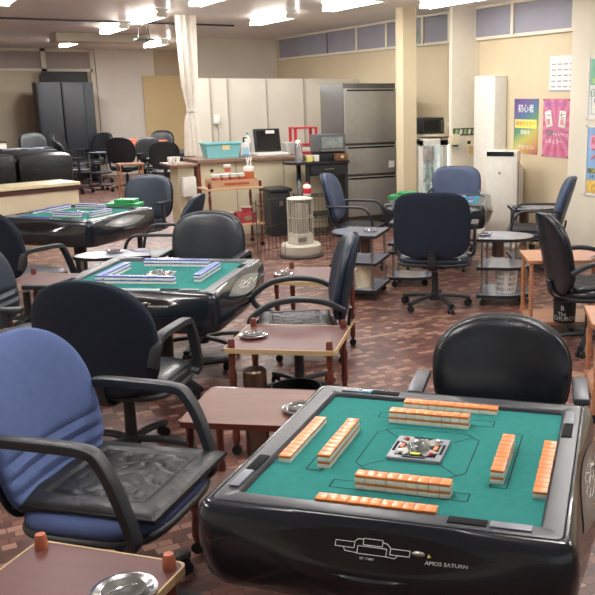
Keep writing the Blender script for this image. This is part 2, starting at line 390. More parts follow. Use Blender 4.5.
def make_table(name, label, cat, loc, yaw, felt, letters=True, sc=1, group=None):
    t = thing(name, label, cat, loc, yaw, group); t.scale = (sc, sc, 1)
    # body
    b = B(); b.rings([ring(*p) for p in PROF], cap0=False); b.build('body', m_body, t)
    # play surface and rim
    n = 24
    B().box((0, 0, ZT-.01), (.83, .83, .02)).build('felt', felt, t)
    b = B()
    b.rings([ring(.688, .402, .008, 0), ring(.7, .405, .01, 0), ring(.7065, .412, .012, 0), ring(.7075, .452, .018, 0), ring(.706, .462, .02, 0), ring(.70, .466, .02, 0)], False, False)
    rim = b.build('rim', m_rim, t)
    for s in range(4):
        R = Matrix.Rotation(s*PI/2, 4, 'Z')
        b = B(); b.box((.225, -.430, .7085), (.10, .032, .004), bev=.002); o = b.build('point_tray', m_slot, rim); o.rotation_euler.z = s*PI/2
        b = B(); b.box((.335, -.432, .7095), (.105, .03, .006), bev=.003); o = b.build('rim_plate', mat('rim_silver', '#777a82', .4, metal=.3), rim); o.rotation_euler.z = s*PI/2
    # fine seams in the felt
    b = B(); z = ZT+.0006
    def ln(p, q, w=.0028):
        p, q = Vector((*p, z)), Vector((*q, z)); d = (q-p).normalized()*1; u = Vector((-d.y, d.x, 0))*w/2
        b.b.faces.new([b.b.verts.new(x) for x in (p-u, q-u, q+u, p+u)])
    for s in range(4):
        R = Matrix.Rotation(s*PI/2, 2)
        f = lambda x, y: tuple(R @ Vector((x, y)))
        ln(f(-.12, -.165), f(.12, -.165)); ln(f(.165, -.12), f(.12, -.165)); ln(f(.085, -.085), f(.142, -.142))
        for q in ((-.19, -.245, .2, -.245), (.2, -.245, .2, -.292), (-.19, -.292, .2, -.292), (-.19, -.245, -.19, -.292)): ln(f(*q[:2]), f(*q[2:]), .0032)
    b.build('felt_seams', m_slot, t, smooth=False)
    # centre unit
    b = B(); b.box((0, 0, ZT+.006), (.165, .165, .012), bev=.003); cu = b.build('centre_unit', mat('unit_grey', '#8b8f96', .35), t)
    B().box((0, 0, ZT+.0125), (.125, .125, .003), bev=.001).build('dial_plate', m_panel, cu)
    b = B()
    for k in range(4):
        a = k*PI/2+PI/4; b.prism([(-.012, .0), (.012, 0), (.024, .07), (-.024, .07)], ZT+.0135, ZT+.0165, M=Matrix.Rotation(a, 4, 'Z'))
    b.build('dial_star', m_steel, cu)
    B().lathe([(.038, 0), (.036, .008), (.028, .016), (.015, .021), (.002, .022)], (0, 0, ZT+.015), 24).build('dice_dome', m_glass, cu)
    for k, cm in enumerate(('#c9d24a', '#e08a3a', '#d8d8d0', '#d0603a')):
        R = Matrix.Rotation(k*PI/2, 4, 'Z'); p = R @ Vector((0, -.052, 0)); q = R @ Vector((.048, -.048, 0))
        B().box((p.x, p.y, ZT+.0155), (.03 if k % 2 == 0 else .012, .012 if k % 2 == 0 else .03, .004), bev=.001).build('wind_display', mat('display%s' % k, cm, .4), cu)
        B().lathe([(.007, 0), (.007, .006), (.004, .008)], (q.x, q.y, ZT+.015), 10).build('button', mat('btn%d' % (k % 2), ('#b8405a', '#d9d9d9')[k % 2], .4), cu)
        B().box(R @ Vector((0, -.073, ZT+.0125)), (.07 if k % 2 == 0 else .008, .008 if k % 2 == 0 else .07, .002)).build('slot', m_slot, cu)
    # control panels on the four slanting sides
    for s in range(4):
        b = B(); K = 30; rs = []
        zc, hz = .645, .044
        for i in range(K+1):
            u = -1 + 2*i/K; sx = u*.31; h = hz*max(0.02, 1-abs(u)**2.2); rs.append([surf(sx, zc + h*v*(.85 if v > 0 else 1) , .003) for v in (-1, -.66, -.33, 0, .33, .66, 1)])
        L = [[b.b.verts.new(p) for p in r] for r in rs]
        for r0, r1 in zip(L, L[1:]):
            for j in range(6): b.b.faces.new((r0[j], r1[j], r1[j+1], r0[j+1]))
        p = b.build('control_panel', m_panel if s != 1 else m_panel_grey, t); p.rotation_euler.z = s*PI/2
        if letters:
            b = B()
            def line(pts, w=.0017):
                for a, c in zip(pts, pts[1:]):
                    a, c = Vector(a), Vector(c); d = (c-a).normalized(); nrm = Vector((-d.y, d.x))*w/2
                    N = 4
                    for k in range(N):
                        q0, q1 = a+(c-a)*k/N, a+(c-a)*(k+1)/N
                        b.b.faces.new([b.b.verts.new(surf(w_.x, zc+w_.y*.8, .0042)) for w_ in (q0-nrm, q1-nrm, q1+nrm, q0+nrm)])
            def rect(x, y, w, h): line([(x-w/2, y-h/2), (x+w/2, y-h/2), (x+w/2, y+h/2), (x-w/2, y+h/2), (x-w/2, y-h/2)])
            rect(.0, -.004, .075, .018); rect(0, .016, .05, .015); rect(-.072, .0055, .05, .014); rect(.072, .0, .05, .014)
            line([(-.047, .014), (-.04, .021), (-.025, .021)]); line([(.025, .019), (.038, .016), (.047, .008)])
            line([(-.075, -.0015), (-.07, -.010), (-.0375, -.012)]); line([(.0375, -.013), (.06, -.015), (.068, -.007)])
            add_text(b, 'SET START', .008, lambda x, y, z_: surf(x-.01, zc-.019+y*.8, .0042))
            add_text(b, 'AMOS SATURN', .0125, lambda x, y, z_: surf(x*1.25+.19, zc-.013+y*.9, .0042))
            b.build('panel_print', m_print, p, smooth=False)
            q = surf(.118, zc+.002, .004)
            B().sphere(q, .014, (1.25, .55, .5)).build('power_button', m_steel, p)
            q = surf(.145, zc-.001, .004)
            B().cyl(q+Vector((0, .004, -.002)), q+Vector((0, -.003, .002)), .009, .003, n=3).build('indicator_lamp', m_gold, p)
        # crescent drawer grip under each panel
        b = B(); rs = []
        for i in range(13):
            u = -1+i/6; h = .02*(1-u*u)+.001; rs.append([surf(u*.1, .583-h*v, .002+.006*math.sin(PI*v)) for v in (0, .5, 1)])
        L = [[b.b.verts.new(q) for q in r] for r in rs]
        for r0, r1 in zip(L, L[1:]):
            for j in range(2): b.b.faces.new((r0[j], r1[j], r1[j+1], r0[j+1]))
        o = b.build('drawer_grip', m_blackpl, t); o.rotation_euler.z = s*PI/2
    # pedestal and castered feet
    B().cyl((0, 0, .1), (0, 0, .49), .05, .06, n=20).build('pedestal', m_blackpl, t)
    for k in range(4):
        a = k*PI/2+PI/4; d = Vector((math.cos(a), math.sin(a), 0))
        b = B(); b.sweep([d*.02+Vector((0, 0, .11)), d*.2+Vector((0, 0, .09)), d*.42+Vector((0, 0, .07))], .07, .045, side=(-d.y, d.x, 0)); f = b.build('foot', m_blackpl, t)
        p = d*.4; B().cyl((p.x-.014, p.y, .025), (p.x+.014, p.y, .025), .025, n=14).cyl((p.x, p.y, .03), (p.x, p.y, .07), .01).build('caster', m_blackmat, f)
    return t

T1 = (1.263, 2.059); A1 = D(-44.8)
make_table('mahjong_table', 'large black automatic mahjong table with orange-backed tiles on green felt, nearest the camera', 'mahjong table', (*T1, 0), A1, m_felt)
g = 'on the nearest mahjong table'
for side, lat, n, dist, name in ((0, -.189, 11, .388, 'facing the camera'), (3, -.155, 11, .370, 'nearest the blue chair'), (2, -.189, 11, .372, 'by the leather chair'), (1, -.229, 12, .386, 'on the right edge')):
    fl = range(5, 11) if False else ()
    tile_row(T1, ZT, A1, side, lat, n, dist, 1, ME_O, 'orange-backed mahjong tile in the outer single row %s on the nearest table' % name, 'outer row of tiles %s' % name, flip=fl)
for side, lat, n, dist, name in ((0, -.115, 9, .270, 'facing the camera'), (3, -.114, 10, .243, 'nearest the blue chair'), (2, -.117, 9, .224, 'by the leather chair'), (1, -.168, 9, .262, 'on the right')):
    tile_row(T1, ZT, A1, side, lat, n, dist, 2, ME_O, 'orange-backed tile in the %%s layer of the inner wall %s, nearest table' % name, 'inner wall of tiles %s' % name)

T2 = (1.283, 5.119); A2 = D(-36)
make_table('mahjong_table', 'black automatic mahjong table with a square of blue-backed tiles, in the middle left', 'mahjong table', (*T2, 0), A2, m_felt, sc=1.045)
for side, lat, n, dist, name in ((0, -.22, 13, .2, 'near'), (3, -.17, 13, .25, 'left'), (2, -.2, 13, .27, 'far'), (1, -.15, 12, .27, 'right')):
    tile_row(T2, ZT, A2, side, lat, n, dist, 2, ME_B, 'blue-backed tile in the %%s layer of the %s wall on the middle left table' % name, 'blue wall of tiles, %s side' % name, 1.1)
T3 = (1.378, 8.368); A3 = D(-46.8)
make_table('mahjong_table', 'black mahjong table with blue tile rows and a green case, furthest of the left row', 'mahjong table', (*T3, 0), A3, m_felt, letters=False, sc=1.03)
for side, lat, n, dist, l, name in ((0, -.1, 9, .17, 2, 'near inner'), (0, -.25, 9, .36, 1, 'near outer'), (3, -.3, 10, .3, 2, 'left inner'), (3, -.2, 10, .38, 1, 'left outer'), (1, -.15, 9, .25, 2, 'right inner'), (2, -.05, 10, .33, 2, 'far')):
    tile_row(T3, ZT, A3, side, lat, n, dist, l, ME_B, 'blue-backed mahjong tile in the %s row of the far left table' % name, 'blue tiles, %s row of the far left table' % name, 1.1)
T4 = (4.76, 7.35); A4 = D(-40)
make_table('mahjong_table', 'black automatic mahjong table with blue-green felt between the white side tables by the fridges', 'mahjong table', (*T4, 0), A4, m_felt_blue, letters=False)
for side, lat, n, dist, l, name in ((2, -.22, 12, .3, 1, 'far'), (1, -.1, 7, .3, 1, 'right'), (0, .05, 5, .1, 2, 'middle')):
    tile_row(T4, ZT, A4, side, lat, n, dist, l, ME_B, 'blue-backed mahjong tile in the %s row of the table by the fridges' % name, 'blue tiles, %s row of the table by the fridges' % name, 1.1)
def green_case(x, y, rz, label):
    t = thing('tile_case', label, 'case', (x, y, ZT+.001), rz)
    B().box((0, 0, .02), (.34, .2, .04), bev=.008).build('tray', m_greenpl, t); B().box((.02, .02, .058), (.2, .16, .034), bev=.008).build('lid', m_greenpl, t)
green_case(1.88, 8.66, D(-35), 'green plastic tile case lying on the far corner of the far left table')
green_case(4.52, 7.62, D(-40), 'green plastic tile case on the left edge of the table by the fridges')

t = thing('score_card', 'small pale blue card lying on the far left rim of the nearest table', 'card', (1.355, 2.575, .7085), A1)
B().box((0, 0, .002), (.045, .028, .004), bev=.001).build('card', mat('card_blue', '#6aa5cf', .4), t); B().box((0, 0, .0045), (.03, .012, .001)).build('card_print', m_white, t)
# ------------------------------------------------------------------ office chairs
def make_chair(label, backm, seatm, loc, face, w=.50, top=.95, bot=.50, nt=2.6, nb=3.2, arm='band', armm=None, ribs=False, sc=1, shell=True, lean=12, wb=1.0, boxy=.0, baserot=0, seath=.46, curve=.05, ay=0, aw=.285, ah=0):
    t = thing('office_chair', label, 'chair', (*loc, 0), face-PI/2)
    t.scale = (sc,)*3; armm = armm or m_armpl
    # star base with casters
    b = B(); b.cyl((0, 0, .06), (0, 0, .125), .045, .034, n=16)
    tips = []
    for k in range(5):
        a = 2*PI*k/5 + baserot; d = Vector((math.cos(a), math.sin(a), 0)); tips.append(d)
        b.sweep([d*.02+Vector((0, 0, .1)), d*.16+Vector((0, 0, .092)), d*.3+Vector((0, 0, .068))], .045, .032, side=(-d.y, d.x, 0), smooth=3, n=8)
    base = b.build('base', m_blackpl, t)
    for d in tips:
        p = d*.285; u = Vector((-d.y, d.x, 0)).lerp(d, .4).normalized()
        b = B(); b.cyl(p+Vector((0, 0, .03)), p+Vector((0, 0, .075)), .008, n=8)
        for e in (-1, 1): b.cyl(p+u*(.008*e)+Vector((0, 0, .027)), p+u*(.026*e)+Vector((0, 0, .027)), .027, n=14)
        b.build('caster', m_blackmat, base)
    b = B(); b.cyl((0, 0, .1), (0, 0, .3), .03, .027, n=16); b.cyl((0, 0, .3), (0, 0, seath-.07), .014, n=12, mi=1); b.build('gas_lift', [m_blackpl, m_steel], t)
    # seat
    b = B(); M = Matrix.Translation((0, .01, seath-.035)) @ Matrix.Rotation(PI/2, 4, 'X')
    b.pad(w*1.0, .49, .09, M, 3.6, 3.6, edge=6); b.build('seat', seatm, t)
    b = B(); M = Matrix.Translation((0, .01, seath-.065)) @ Matrix.Rotation(PI/2, 4, 'X'); b.pad(w*1.01+.01, .505, .05, M, 3.6, 3.6, edge=8)
    b.box((0, .0, seath-.1), (.2, .24, .03), bev=.006); b.build('seat_pan', m_blackpl, t)
    # backrest
    hh = top-bot; zc = (top+bot)/2
    Mb = Matrix.Translation((0, -.235-math.tan(D(lean))*(hh/2), zc)) @ Matrix.Rotation(D(lean), 4, 'X')
    rb = [(-.66, .015, .05), (-.48, .015, .05), (-.30, .013, .05)] if ribs else ()
    b = B(); b.pad(w, hh, .085, Mb, nt, nb, curve=curve, bow=.0, ribs=rb, wb=wb, k=64 if rb else 28, edge=5); back = b.build('backrest', backm, t)
    if shell:
        b = B(); b.pad(w+.018, hh+.018, .03, Mb @ Matrix.Translation((0, -.028, 0)), nt, nb, curve=curve, wb=wb, k=28, edge=10); b.build('back_shell', shell if not isinstance(shell, bool) else m_blackpl, t)
    # bracket from under the seat up the back
    y1 = -.235-math.tan(D(lean))*.12-.045
    b = B(); b.sweep([(0, -.05, seath-.1), (0, -.2, seath-.105), (0, -.285, seath-.06), (0, y1+.0, seath+.03), (0, y1-.008, bot+.06)], .07, .016, side=(1, 0, 0), ex=5); b.build('back_bracket', m_blackpl, t)
    # armrests
    for s in (-1, 1):
        x = s*aw; b = B(); z0 = seath + ah
        if arm == 'band':
            pts = [(x*.93, -.275+ay, z0+.08), (x, -.27+ay, z0+.165), (x, -.225+ay, z0+.205), (x, -.06, z0+.207), (x, .085, z0+.2), (x, .13, z0+.17), (x, .175, z0+.08), (x*.98, .22, z0-.03-ah), (x*.93, .2, z0-.07-ah)]
            b.sweep(pts, .05, .034, side=(1, 0, 0), ex=5, smooth=4)
        elif arm == 'loop':
            pts = [(x*.95, -.25+ay, z0+.13), (x, -.14, z0+.185), (x, .0, z0+.205), (x, .14, z0+.185), (x, .235, z0+.13), (x, .265, z0+.085), (x*.98, .23, z0+.035), (x*.95, .15, z0-.0), (x*.9, .08, z0-.04)]
            b.sweep(pts, .052, .034, side=(1, 0, 0), ex=2.8, smooth=5)
        elif arm == 'tube':
            pts = [(x*.92, -.26+ay, z0+.2), (x, -.2, z0+.205), (x, .05, z0+.205), (x, .13, z0+.19), (x, .18, z0+.13), (x*.98, .21, z0-.0), (x*.9, .2, z0-.06)]
            b.sweep(pts, .034, .026, side=(1, 0, 0), ex=2.2, smooth=4)
        elif arm == 'post':
            b.box((x, -.06, z0+.205), (.06, .26, .028), bev=.01); b.sweep([(x, -.02, z0+.2), (x, -.03, z0+.05), (x*.98, -.02, z0-.05), (x*.8, 0, z0-.075)], .03, .05, side=(1, 0, 0), smooth=3)
        b.build('armrest', armm, t)
    return t

def cushion(label, loc, face, size=.46, z=.46, sc=1, thick=.03):
    t = thing('seat_cushion', label, 'cushion', (*loc, z), face-PI/2)
    b = B(); K = 56; rs = []
    top, botm = [], []
    for j in range(K+1):
        r0, r1 = [], []
        for i in range(K+1):
            u, v = -1+2*i/K, -1+2*j/K
            e = (max(0, 1-abs(u)**8)*max(0, 1-abs(v)**8))**.5
            x = u*size/2*(1-.05*(1-abs(v))*abs(u)**3); y = v*size/2*.96
            ed = max(abs(u), abs(v)); g_ = -.011*math.exp(-((ed-.66)/.03)**2)
            wr = (-.006*max(0, math.sin(v*24+2.2*math.sin(u*6.1+v*3)+1.3*math.sin(u*13)))**5*(.4+.6*math.sin(u*9+v*7)**2) - .005*max(0, math.sin(u*17+2*math.sin(v*8)))**8 + random.uniform(-.0006, .0006)) if ed < .62 else .002*math.sin(u*9)*math.sin(v*8)
            r0.append(b.b.verts.new((x, y, .004+thick*(.25+.75*e)+g_+wr)))
            r1.append(b.b.verts.new((x, y, .002)))
        top.append(r0); botm.append(r1)
    for j in range(K):
        for i in range(K):
            b.b.faces.new((top[j][i], top[j][i+1], top[j+1][i+1], top[j+1][i])); b.b.faces.new((botm[j][i], botm[j+1][i], botm[j+1][i+1], botm[j][i+1]))
    edge = [(0, i) for i in range(K)] + [(j, K) for j in range(K)] + [(K, K-i) for i in range(K)] + [(K-j, 0) for j in range(K)]
    for (j, i), (j2, i2) in zip(edge, edge[1:]+edge[:1]): b.b.faces.new((top[j][i], botm[j][i], botm[j2][i2], top[j2][i2]))
    b.build('pad', m_cushion, t)
    b = B(); h = size/2*.985; q = h*.96
    b.sweep([(-h, -q, .012), (h, -q, .012), (h, q, .012), (-h, q, .012), (-h, -q, .012)], .012, .012, smooth=1); b.build('piping', m_blackmat, t)
    t.scale = (sc,)*3
    return t

# foreground blue chair (left) and its cushion
make_chair('bright blue fabric office chair with black armrests, left of the nearest table', m_blue, m_blue, (.50, 2.76), D(-43), w=.56, top=1.0, bot=.41, nt=2.3, nb=3.4, arm='band', ribs=True, lean=13, sc=1, baserot=D(20), curve=.06, seath=.485, ah=.045)
cushion('thick creased black leather cushion on the bright blue chair', (.53, 2.77), D(-43), .53, .483)
# black leather chair beyond the nearest table
make_chair('glossy black leather office chair with rounded back, tucked behind the nearest table', m_leather, m_leather, (1.83, 2.42), D(230), w=.54, top=.885, bot=.48, nt=2.2, nb=4, arm='post', armm=mat('grey_arm', '#43474e', .35), lean=10, wb=.97, curve=.05, aw=.305)
make_chair('dark navy office chair seen from behind, directly behind the bright blue chair', m_navyf, m_leather, (.83, 4.08), D(52), w=.57, top=.985, bot=.42, nt=2.2, nb=3.5, arm='band', ah=.03, lean=12, shell=m_navyf, baserot=D(10))
make_chair('navy office chair with sweeping looped armrests behind the centre maroon side table', m_navy, m_leather, (1.90, 4.45), D(158), w=.5, top=.98, bot=.48, nt=2.3, arm='loop', lean=11, shell=m_navyf, baserot=D(30))
cushion('flat black cushion on the navy chair that faces left', (1.89, 4.46), D(158), .44, .455)
make_chair('charcoal vinyl office chair facing the camera behind the middle left mahjong table', mat('charcoal_vinyl', '#262c33', .33), m_leather, (1.70, 5.69), D(234), w=.52, top=.95, bot=.5, nt=2.6, arm='band', lean=10, baserot=D(15))
make_chair('navy chair with ribbed lower back, cut off by the left edge beside the middle table', m_navy, m_navy, (.56, 5.10), D(-32), w=.58, top=.97, bot=.44, nt=2.3, arm='post', ribs=True, lean=13, seath=.44)
make_chair('dark navy office chair seen from behind, in front of the far left mahjong table', m_navyf, m_navy, (.72, 6.95), D(38), w=.56, top=.98, bot=.45, nt=2.4, arm='band', lean=12, shell=m_navyf)
make_chair('slate blue office chair with a wide rounded back behind the far left table', m_slate, m_navy, (2.12, 9.15), D(226), w=.56, top=.93, bot=.46, nt=2.8, arm='post', lean=10)
make_chair('dark blue office chair seen from its side, right of the far left mahjong table', m_navy, m_navy, (1.80, 7.12), D(150), w=.56, top=.97, bot=.43, nt=2.4, arm='tube', lean=14, shell=m_navyf)
make_chair('blue vinyl office chair facing right beside the table by the fridges', m_mid, m_leather, (4.02, 7.72), D(-42), w=.48, top=.98, bot=.48, nt=2.6, arm='tube', lean=13, shell=m_navy)
make_chair('dark navy chair with its square back to the camera, before the table by the fridges', m_navyf, m_navy, (3.78, 5.9), D(52), w=.6, top=1.0, bot=.47, nt=4, nb=4, arm='post', aw=.33, ah=.06, lean=8, shell=m_navyf, baserot=D(15), curve=.03)
make_chair('blue grey office chair facing the camera behind the table by the fridges', m_mid, m_mid, (5.46, 8.12), D(230), w=.56, top=.93, bot=.5, nt=3.2, arm='tube', lean=9)
make_chair('navy office chair facing left near the pink poster with a black seat', m_mid, m_navy, (5.30, 6.5), D(142), w=.48, top=.98, bot=.48, nt=2.6, arm='tube', lean=16, shell=m_navy)
cushion('black quilted cushion on the navy chair near the pink poster', (5.29, 6.51), D(142), .44, .455)
make_chair('black vinyl office chair facing right between the two pale orange side tables', m_leather, m_leather, (4.06, 4.33), D(-20), w=.5, top=.97, bot=.42, nt=2.4, arm='loop', lean=12, shell=m_leather, baserot=D(40))
cushion('flat black cushion on the black chair at the right edge', (4.08, 4.32), D(-20), .44, .455)

# ------------------------------------------------------------------ ashtrays
def ashtray(x, y, z, label, s=1):
    t = thing('ashtray', label, 'ashtray', (x, y, z)); t.scale = (s,)*3
    B().lathe([(.045, .001), (.062, .002), (.07, .008), (.071, .014), (.062, .016), (.052, .01), (.046, .006)], n=28).build('dish', m_ash, t)
    B().lathe([(.046, .006), (.046, .017), (.042, .018), (.03, .012), (.012, .009), (.002, .009)], n=24).build('insert', mat('ash_dark', '#55534f', .5, metal=.5), t)
    B().sweep([(-.03, 0, .018), (0, 0, .021), (.03, 0, .018)], .008, .003, side=(0, 1, 0)).build('cigarette_rest', m_chrome, t)
    return t

# ------------------------------------------------------------------ side tables
def turned(b, x, y, z0, z1, r=.018, mi=0, n=12):
    pr = []; N = int((z1-z0)/.028)
    for i in range(N+1):
        f = (i/N); rr = r*(1 if i % 7 else .62)*(1+.12*math.sin(i*1.1)); pr.append((rr, z0+(z1-z0)*f))
    b.lathe(pr, (x, y, 0), n, mi)
def side_table(label, c, yaw, w=.56, d=.46, h=.56, topm=None, edgem=None, postm=None, peg=True, pegm=None, lowz=.2, cat='side table'):
    t = thing('side_table', label, cat, (*c, 0), yaw)
    topm = topm or m_maroon; edgem = edgem or m_edge; postm = postm or m_postred
    def rr(w, d, r=.02, n=4):
        p = []
        for cx, cy, a0 in ((w/2-r, d/2-r, 0), (-w/2+r, d/2-r, 90), (-w/2+r, -d/2+r, 180), (w/2-r, -d/2+r, 270)):
            for k in range(n+1): a = D(a0+90*k/n); p.append((cx+r*math.cos(a), cy+r*math.sin(a)))
        return p
    tp = B().prism(rr(w-.008, d-.008), h-.02, h+.001).build('tabletop', topm, t)
    b = B(); b.rings([[Vector((x, y, z)) for x, y in rr(w+o, d+o, .024)] for z, o in ((h-.022, -.01), (h-.022, 0), (h+.002, 0), (h+.002, -.012), (h-.001, -.012))], False, False); b.build('edge_band', edgem, tp)
    if lowz: B().prism(rr(w*.94, d*.9), lowz-.018, lowz).build('lower_shelf', topm, t)
    if lowz: B().rings([[Vector((x, y, z)) for x, y in rr(w*.94+o, d*.9+o, .024)] for z, o in (((lowz or 0)-.02, -.01), ((lowz or 0)-.02, .004), ((lowz or 0)+.002, .004), ((lowz or 0)+.002, -.01))], False, False).build('shelf_edge', edgem, t)
    for sx in (-1, 1):
        for sy in (-1, 1):
            x, y = sx*(w/2-.035), sy*(d/2-.035)
            b = B(); turned(b, x, y, .05, h-.02); L = b.build('leg', postm, t)
            B().cyl((x, y-.01, .024), (x, y+.01, .024), .024, n=14).cyl((x, y, .03), (x, y, .055), .008, n=8).build('caster', m_blackmat, L)
            if peg: B().lathe([(.018, h+.001), (.0165, h+.03), (.014, h+.038), (.013, h+.042)], (x, y, 0), 12).build('peg', pegm or m_postred, t)
    return t
# centre maroon side table
side_table('maroon side table with light wood edge and four dark pegs, in the centre', (1.60, 3.86), D(-36.5), .555, .465, lowz=None)
ashtray(1.445, 3.96, .562, 'silver ashtray on the left corner of the centre maroon side table')
side_table('brown wooden side table without pegs between the bright blue chair and the nearest table', (1.10, 3.02), D(-37), .5, .40, topm=m_dkwood, edgem=m_postred, peg=False)
ashtray(1.225, 2.88, .562, 'silver ashtray half hidden by the rim of the nearest table')
side_table('maroon side table with orange pegs in the bottom left corner of the photo', (.20, 2.02), D(-46), .46, .46, pegm=m_terra)
ashtray(.345, 1.945, .562, 'large silver ashtray on the side table in the bottom left corner', 1.15)
side_table('maroon side table behind the navy chair facing left, in front of the heater', (2.36, 5.2), D(-37), .5, .5)
ashtray(2.17, 5.3, .562, 'silver ashtray on the maroon side table in front of the heater')
side_table('maroon side table partly hidden at the left, beside the middle left table', (.78, 6.0), D(-36), .5, .42)
side_table('maroon side table at the left edge behind the bright blue chair', (.1, 4.55), D(-40), .5, .45)
side_table('pale orange wooden side table behind the black chair on the right', (4.26, 4.84), D(-30), .62, .46, topm=m_orange_top, edgem=m_orange, postm=m_orange, peg=False, lowz=.09)
ashtray(4.38, 4.58, .562, 'silver ashtray on the pale orange side table behind the black chair')
side_table('pale orange wooden side table cut off by the right edge, nearest on the right', (3.38, 3.25), D(-36), .5, .44, topm=m_orange_top, edgem=m_orange, postm=m_orange, peg=False, lowz=.19)

def sail_table(label, c, yaw, w=.40, l=.44, h=.578, bin_=True, flip=1):
    """three-tier laminate table: a straight end at x=0 and a rounded nose at +x"""
    t = thing('tiered_side_table', label, 'side table', (*c, 0), yaw)
    def out(k=1):
        p = [(-.0+(1-k)*.1, -w/2*k)]
        for i in range(15):
            a = -PI/2+PI*i/14; p.append((.1+(l-.1)*k*max(0, math.cos(a))**.75, w/2*k*math.copysign(abs(math.sin(a))**1.0, math.sin(a))))
        p.append((0+(1-k)*.1, w/2*k)); return p
    for nm, z in (('tabletop', h-.02), ('middle_shelf', .32), ('bottom_shelf', .08)):
        o = B().prism(out(), z+.002, z+.02).build(nm, m_greytop, t)
        b = B(); o_ = out(1.0); b.rings([[Vector((x*1.0+(x-.18)*e, y*(1+e), zz)) for x, y in o_] for zz, e in ((z, 0), (z-.004, .012), (z+.0205, .012), (z+.0205, -.02))], False, False); b.build('black_edge', m_blackmat, o)
    for x, y in ((.04, -w/2+.035), (.04, w/2-.035), (l-.06, 0)):
        B().cyl((x, y, .1), (x, y, .32), .0125).cyl((x, y, .34), (x, y, h-.02), .0125).build('post', m_steel, t)
    for x, y in ((.05, -w/2+.05), (.05, w/2-.05), (l-.09, 0)):
        B().cyl((x, y-.012, .027), (x, y+.012, .027), .027, n=14).cyl((x, y, .03), (x, y, .08), .009).build('caster', m_blackmat, t)
    if bin_: B().lathe([(.05, h-.185), (.052, h-.18), (.052, h-.024)], (.15, .02, 0), 20).build('ash_tube', m_brownmetal, t)
    return t
def put_sail(label, flat_a, flat_b, tip, **k):
    a, b_, t_ = Vector(flat_a), Vector(flat_b), Vector(tip); m = (a+b_)/2; d = t_-m
    return sail_table(label, m, math.atan2(d.y, d.x), (a-b_).length, d.length, **k)
put_sail('white three-tier side table holding a cream bucket, left of the square-backed navy chair', (3.46, 6.27), (3.74, 6.68), (3.27, 6.79))
ashtray(3.52, 6.55, .58, 'silver ashtray on the white three-tier table that holds the cream bucket', .9)
put_sail('low white tiered table half hidden behind the square-backed navy chair', (3.80, 6.72), (4.02, 7.0), (4.22, 6.60), h=.42, bin_=False)
put_sail('white three-tier side table with a city-name printed bucket on its bottom shelf', (4.07, 5.70), (4.38, 6.05), (4.56, 5.57))
ashtray(4.24, 5.84, .58, 'silver ashtray on the white three-tier table that carries the printed bucket', .9)
put_sail('white side table between the tall white air purifier and the navy chair by the poster', (5.32, 6.88), (5.56, 7.2), (5.88, 6.8), h=.6)
ashtray(5.50, 7.0, .602, 'silver ashtray on the white side table in front of the air purifier', .9)
put_sail('pale grey rounded side table between the middle left and far left mahjong tables', (1.50, 6.45), (1.70, 6.75), (1.05, 6.72), h=.58)
ashtray(1.36, 6.72, .582, 'silver ashtray on the pale grey table between the two left mahjong tables', .9)

# ------------------------------------------------------------------ buckets
def bucket(label, c, z, r0, r1, h, m, words=None, wm=None, rim=True, name='bucket'):
    t = thing(name, label, 'bucket', (*c, z))
    b = B(); b.lathe([(.001, .004), (r0*.97, .004), (r1*.97, h), (r1, h), (r0, 0), (.001, 0)], n=36, cap=False); b.build('body', m, t)
    B().lathe([(r1*.96, h-.004), (r1+.006, h-.006), (r1+.007, h+.004), (r1*.97, h+.006), (r1*.96, h-.004)], n=36, cap=False).build('rim', m, t)
    if words:
        b = B()
        for txt, ang, zz, size in words:
            def fn(x, y, z_, ang=ang, zz=zz):
                R = r0+(r1-r0)*((zz+y)/h)+.0012; a = ang + x/R
                return Vector((R*math.cos(a), R*math.sin(a), zz+y))
            add_text(b, txt, size, fn)
        b.build('lettering', wm, t, smooth=False)
    return t
va = math.atan2(-5.6, -4.3)
bucket('white bucket printed with black city names on the bottom shelf of the white table', (4.36, 5.68), .101, .085, .1, .2, m_white,
      [(w, va+dx, zz, .042) for dx, ws in ((-.62, ('GAS', 'WAY', 'NEY', 'AND')), (.62, ('JAC', 'BOS', 'BRO', 'HOU'))) for w, zz in zip(ws, (.17, .125, .08, .035))], m_blackmat)
bucket('black can printed CHURCH in white on the lower shelf of the pale orange table', (4.16, 4.70), .092, .08, .085, .16, m_blackmat, [('CHURCH', math.atan2(-4.7, -4.0), .035, .045), ('The', math.atan2(-4.7, -4.0)-.25, .07, .04), ('B', math.atan2(-4.7, -4.0)-.2, .115, .05)], m_print)
bucket('small cream bucket on the bottom shelf of the white table in the centre', (3.42, 6.52), .101, .065, .075, .2, mat('cream_bucket', '#d8cdb0', .5))
bucket('open black waste bucket on the floor beside the brown side table', (1.60, 3.80), 0, .1, .125, .31, m_blackmat, name='waste_bucket')
t = thing('ash_can', 'bronze cylindrical ash can under the centre maroon side table', 'ash can', (1.38, 3.79, 0))
B().lathe([(.055, 0), (.058, .01), (.058, .44), (.05, .45)], n=24).build('body', m_brownmetal, t)

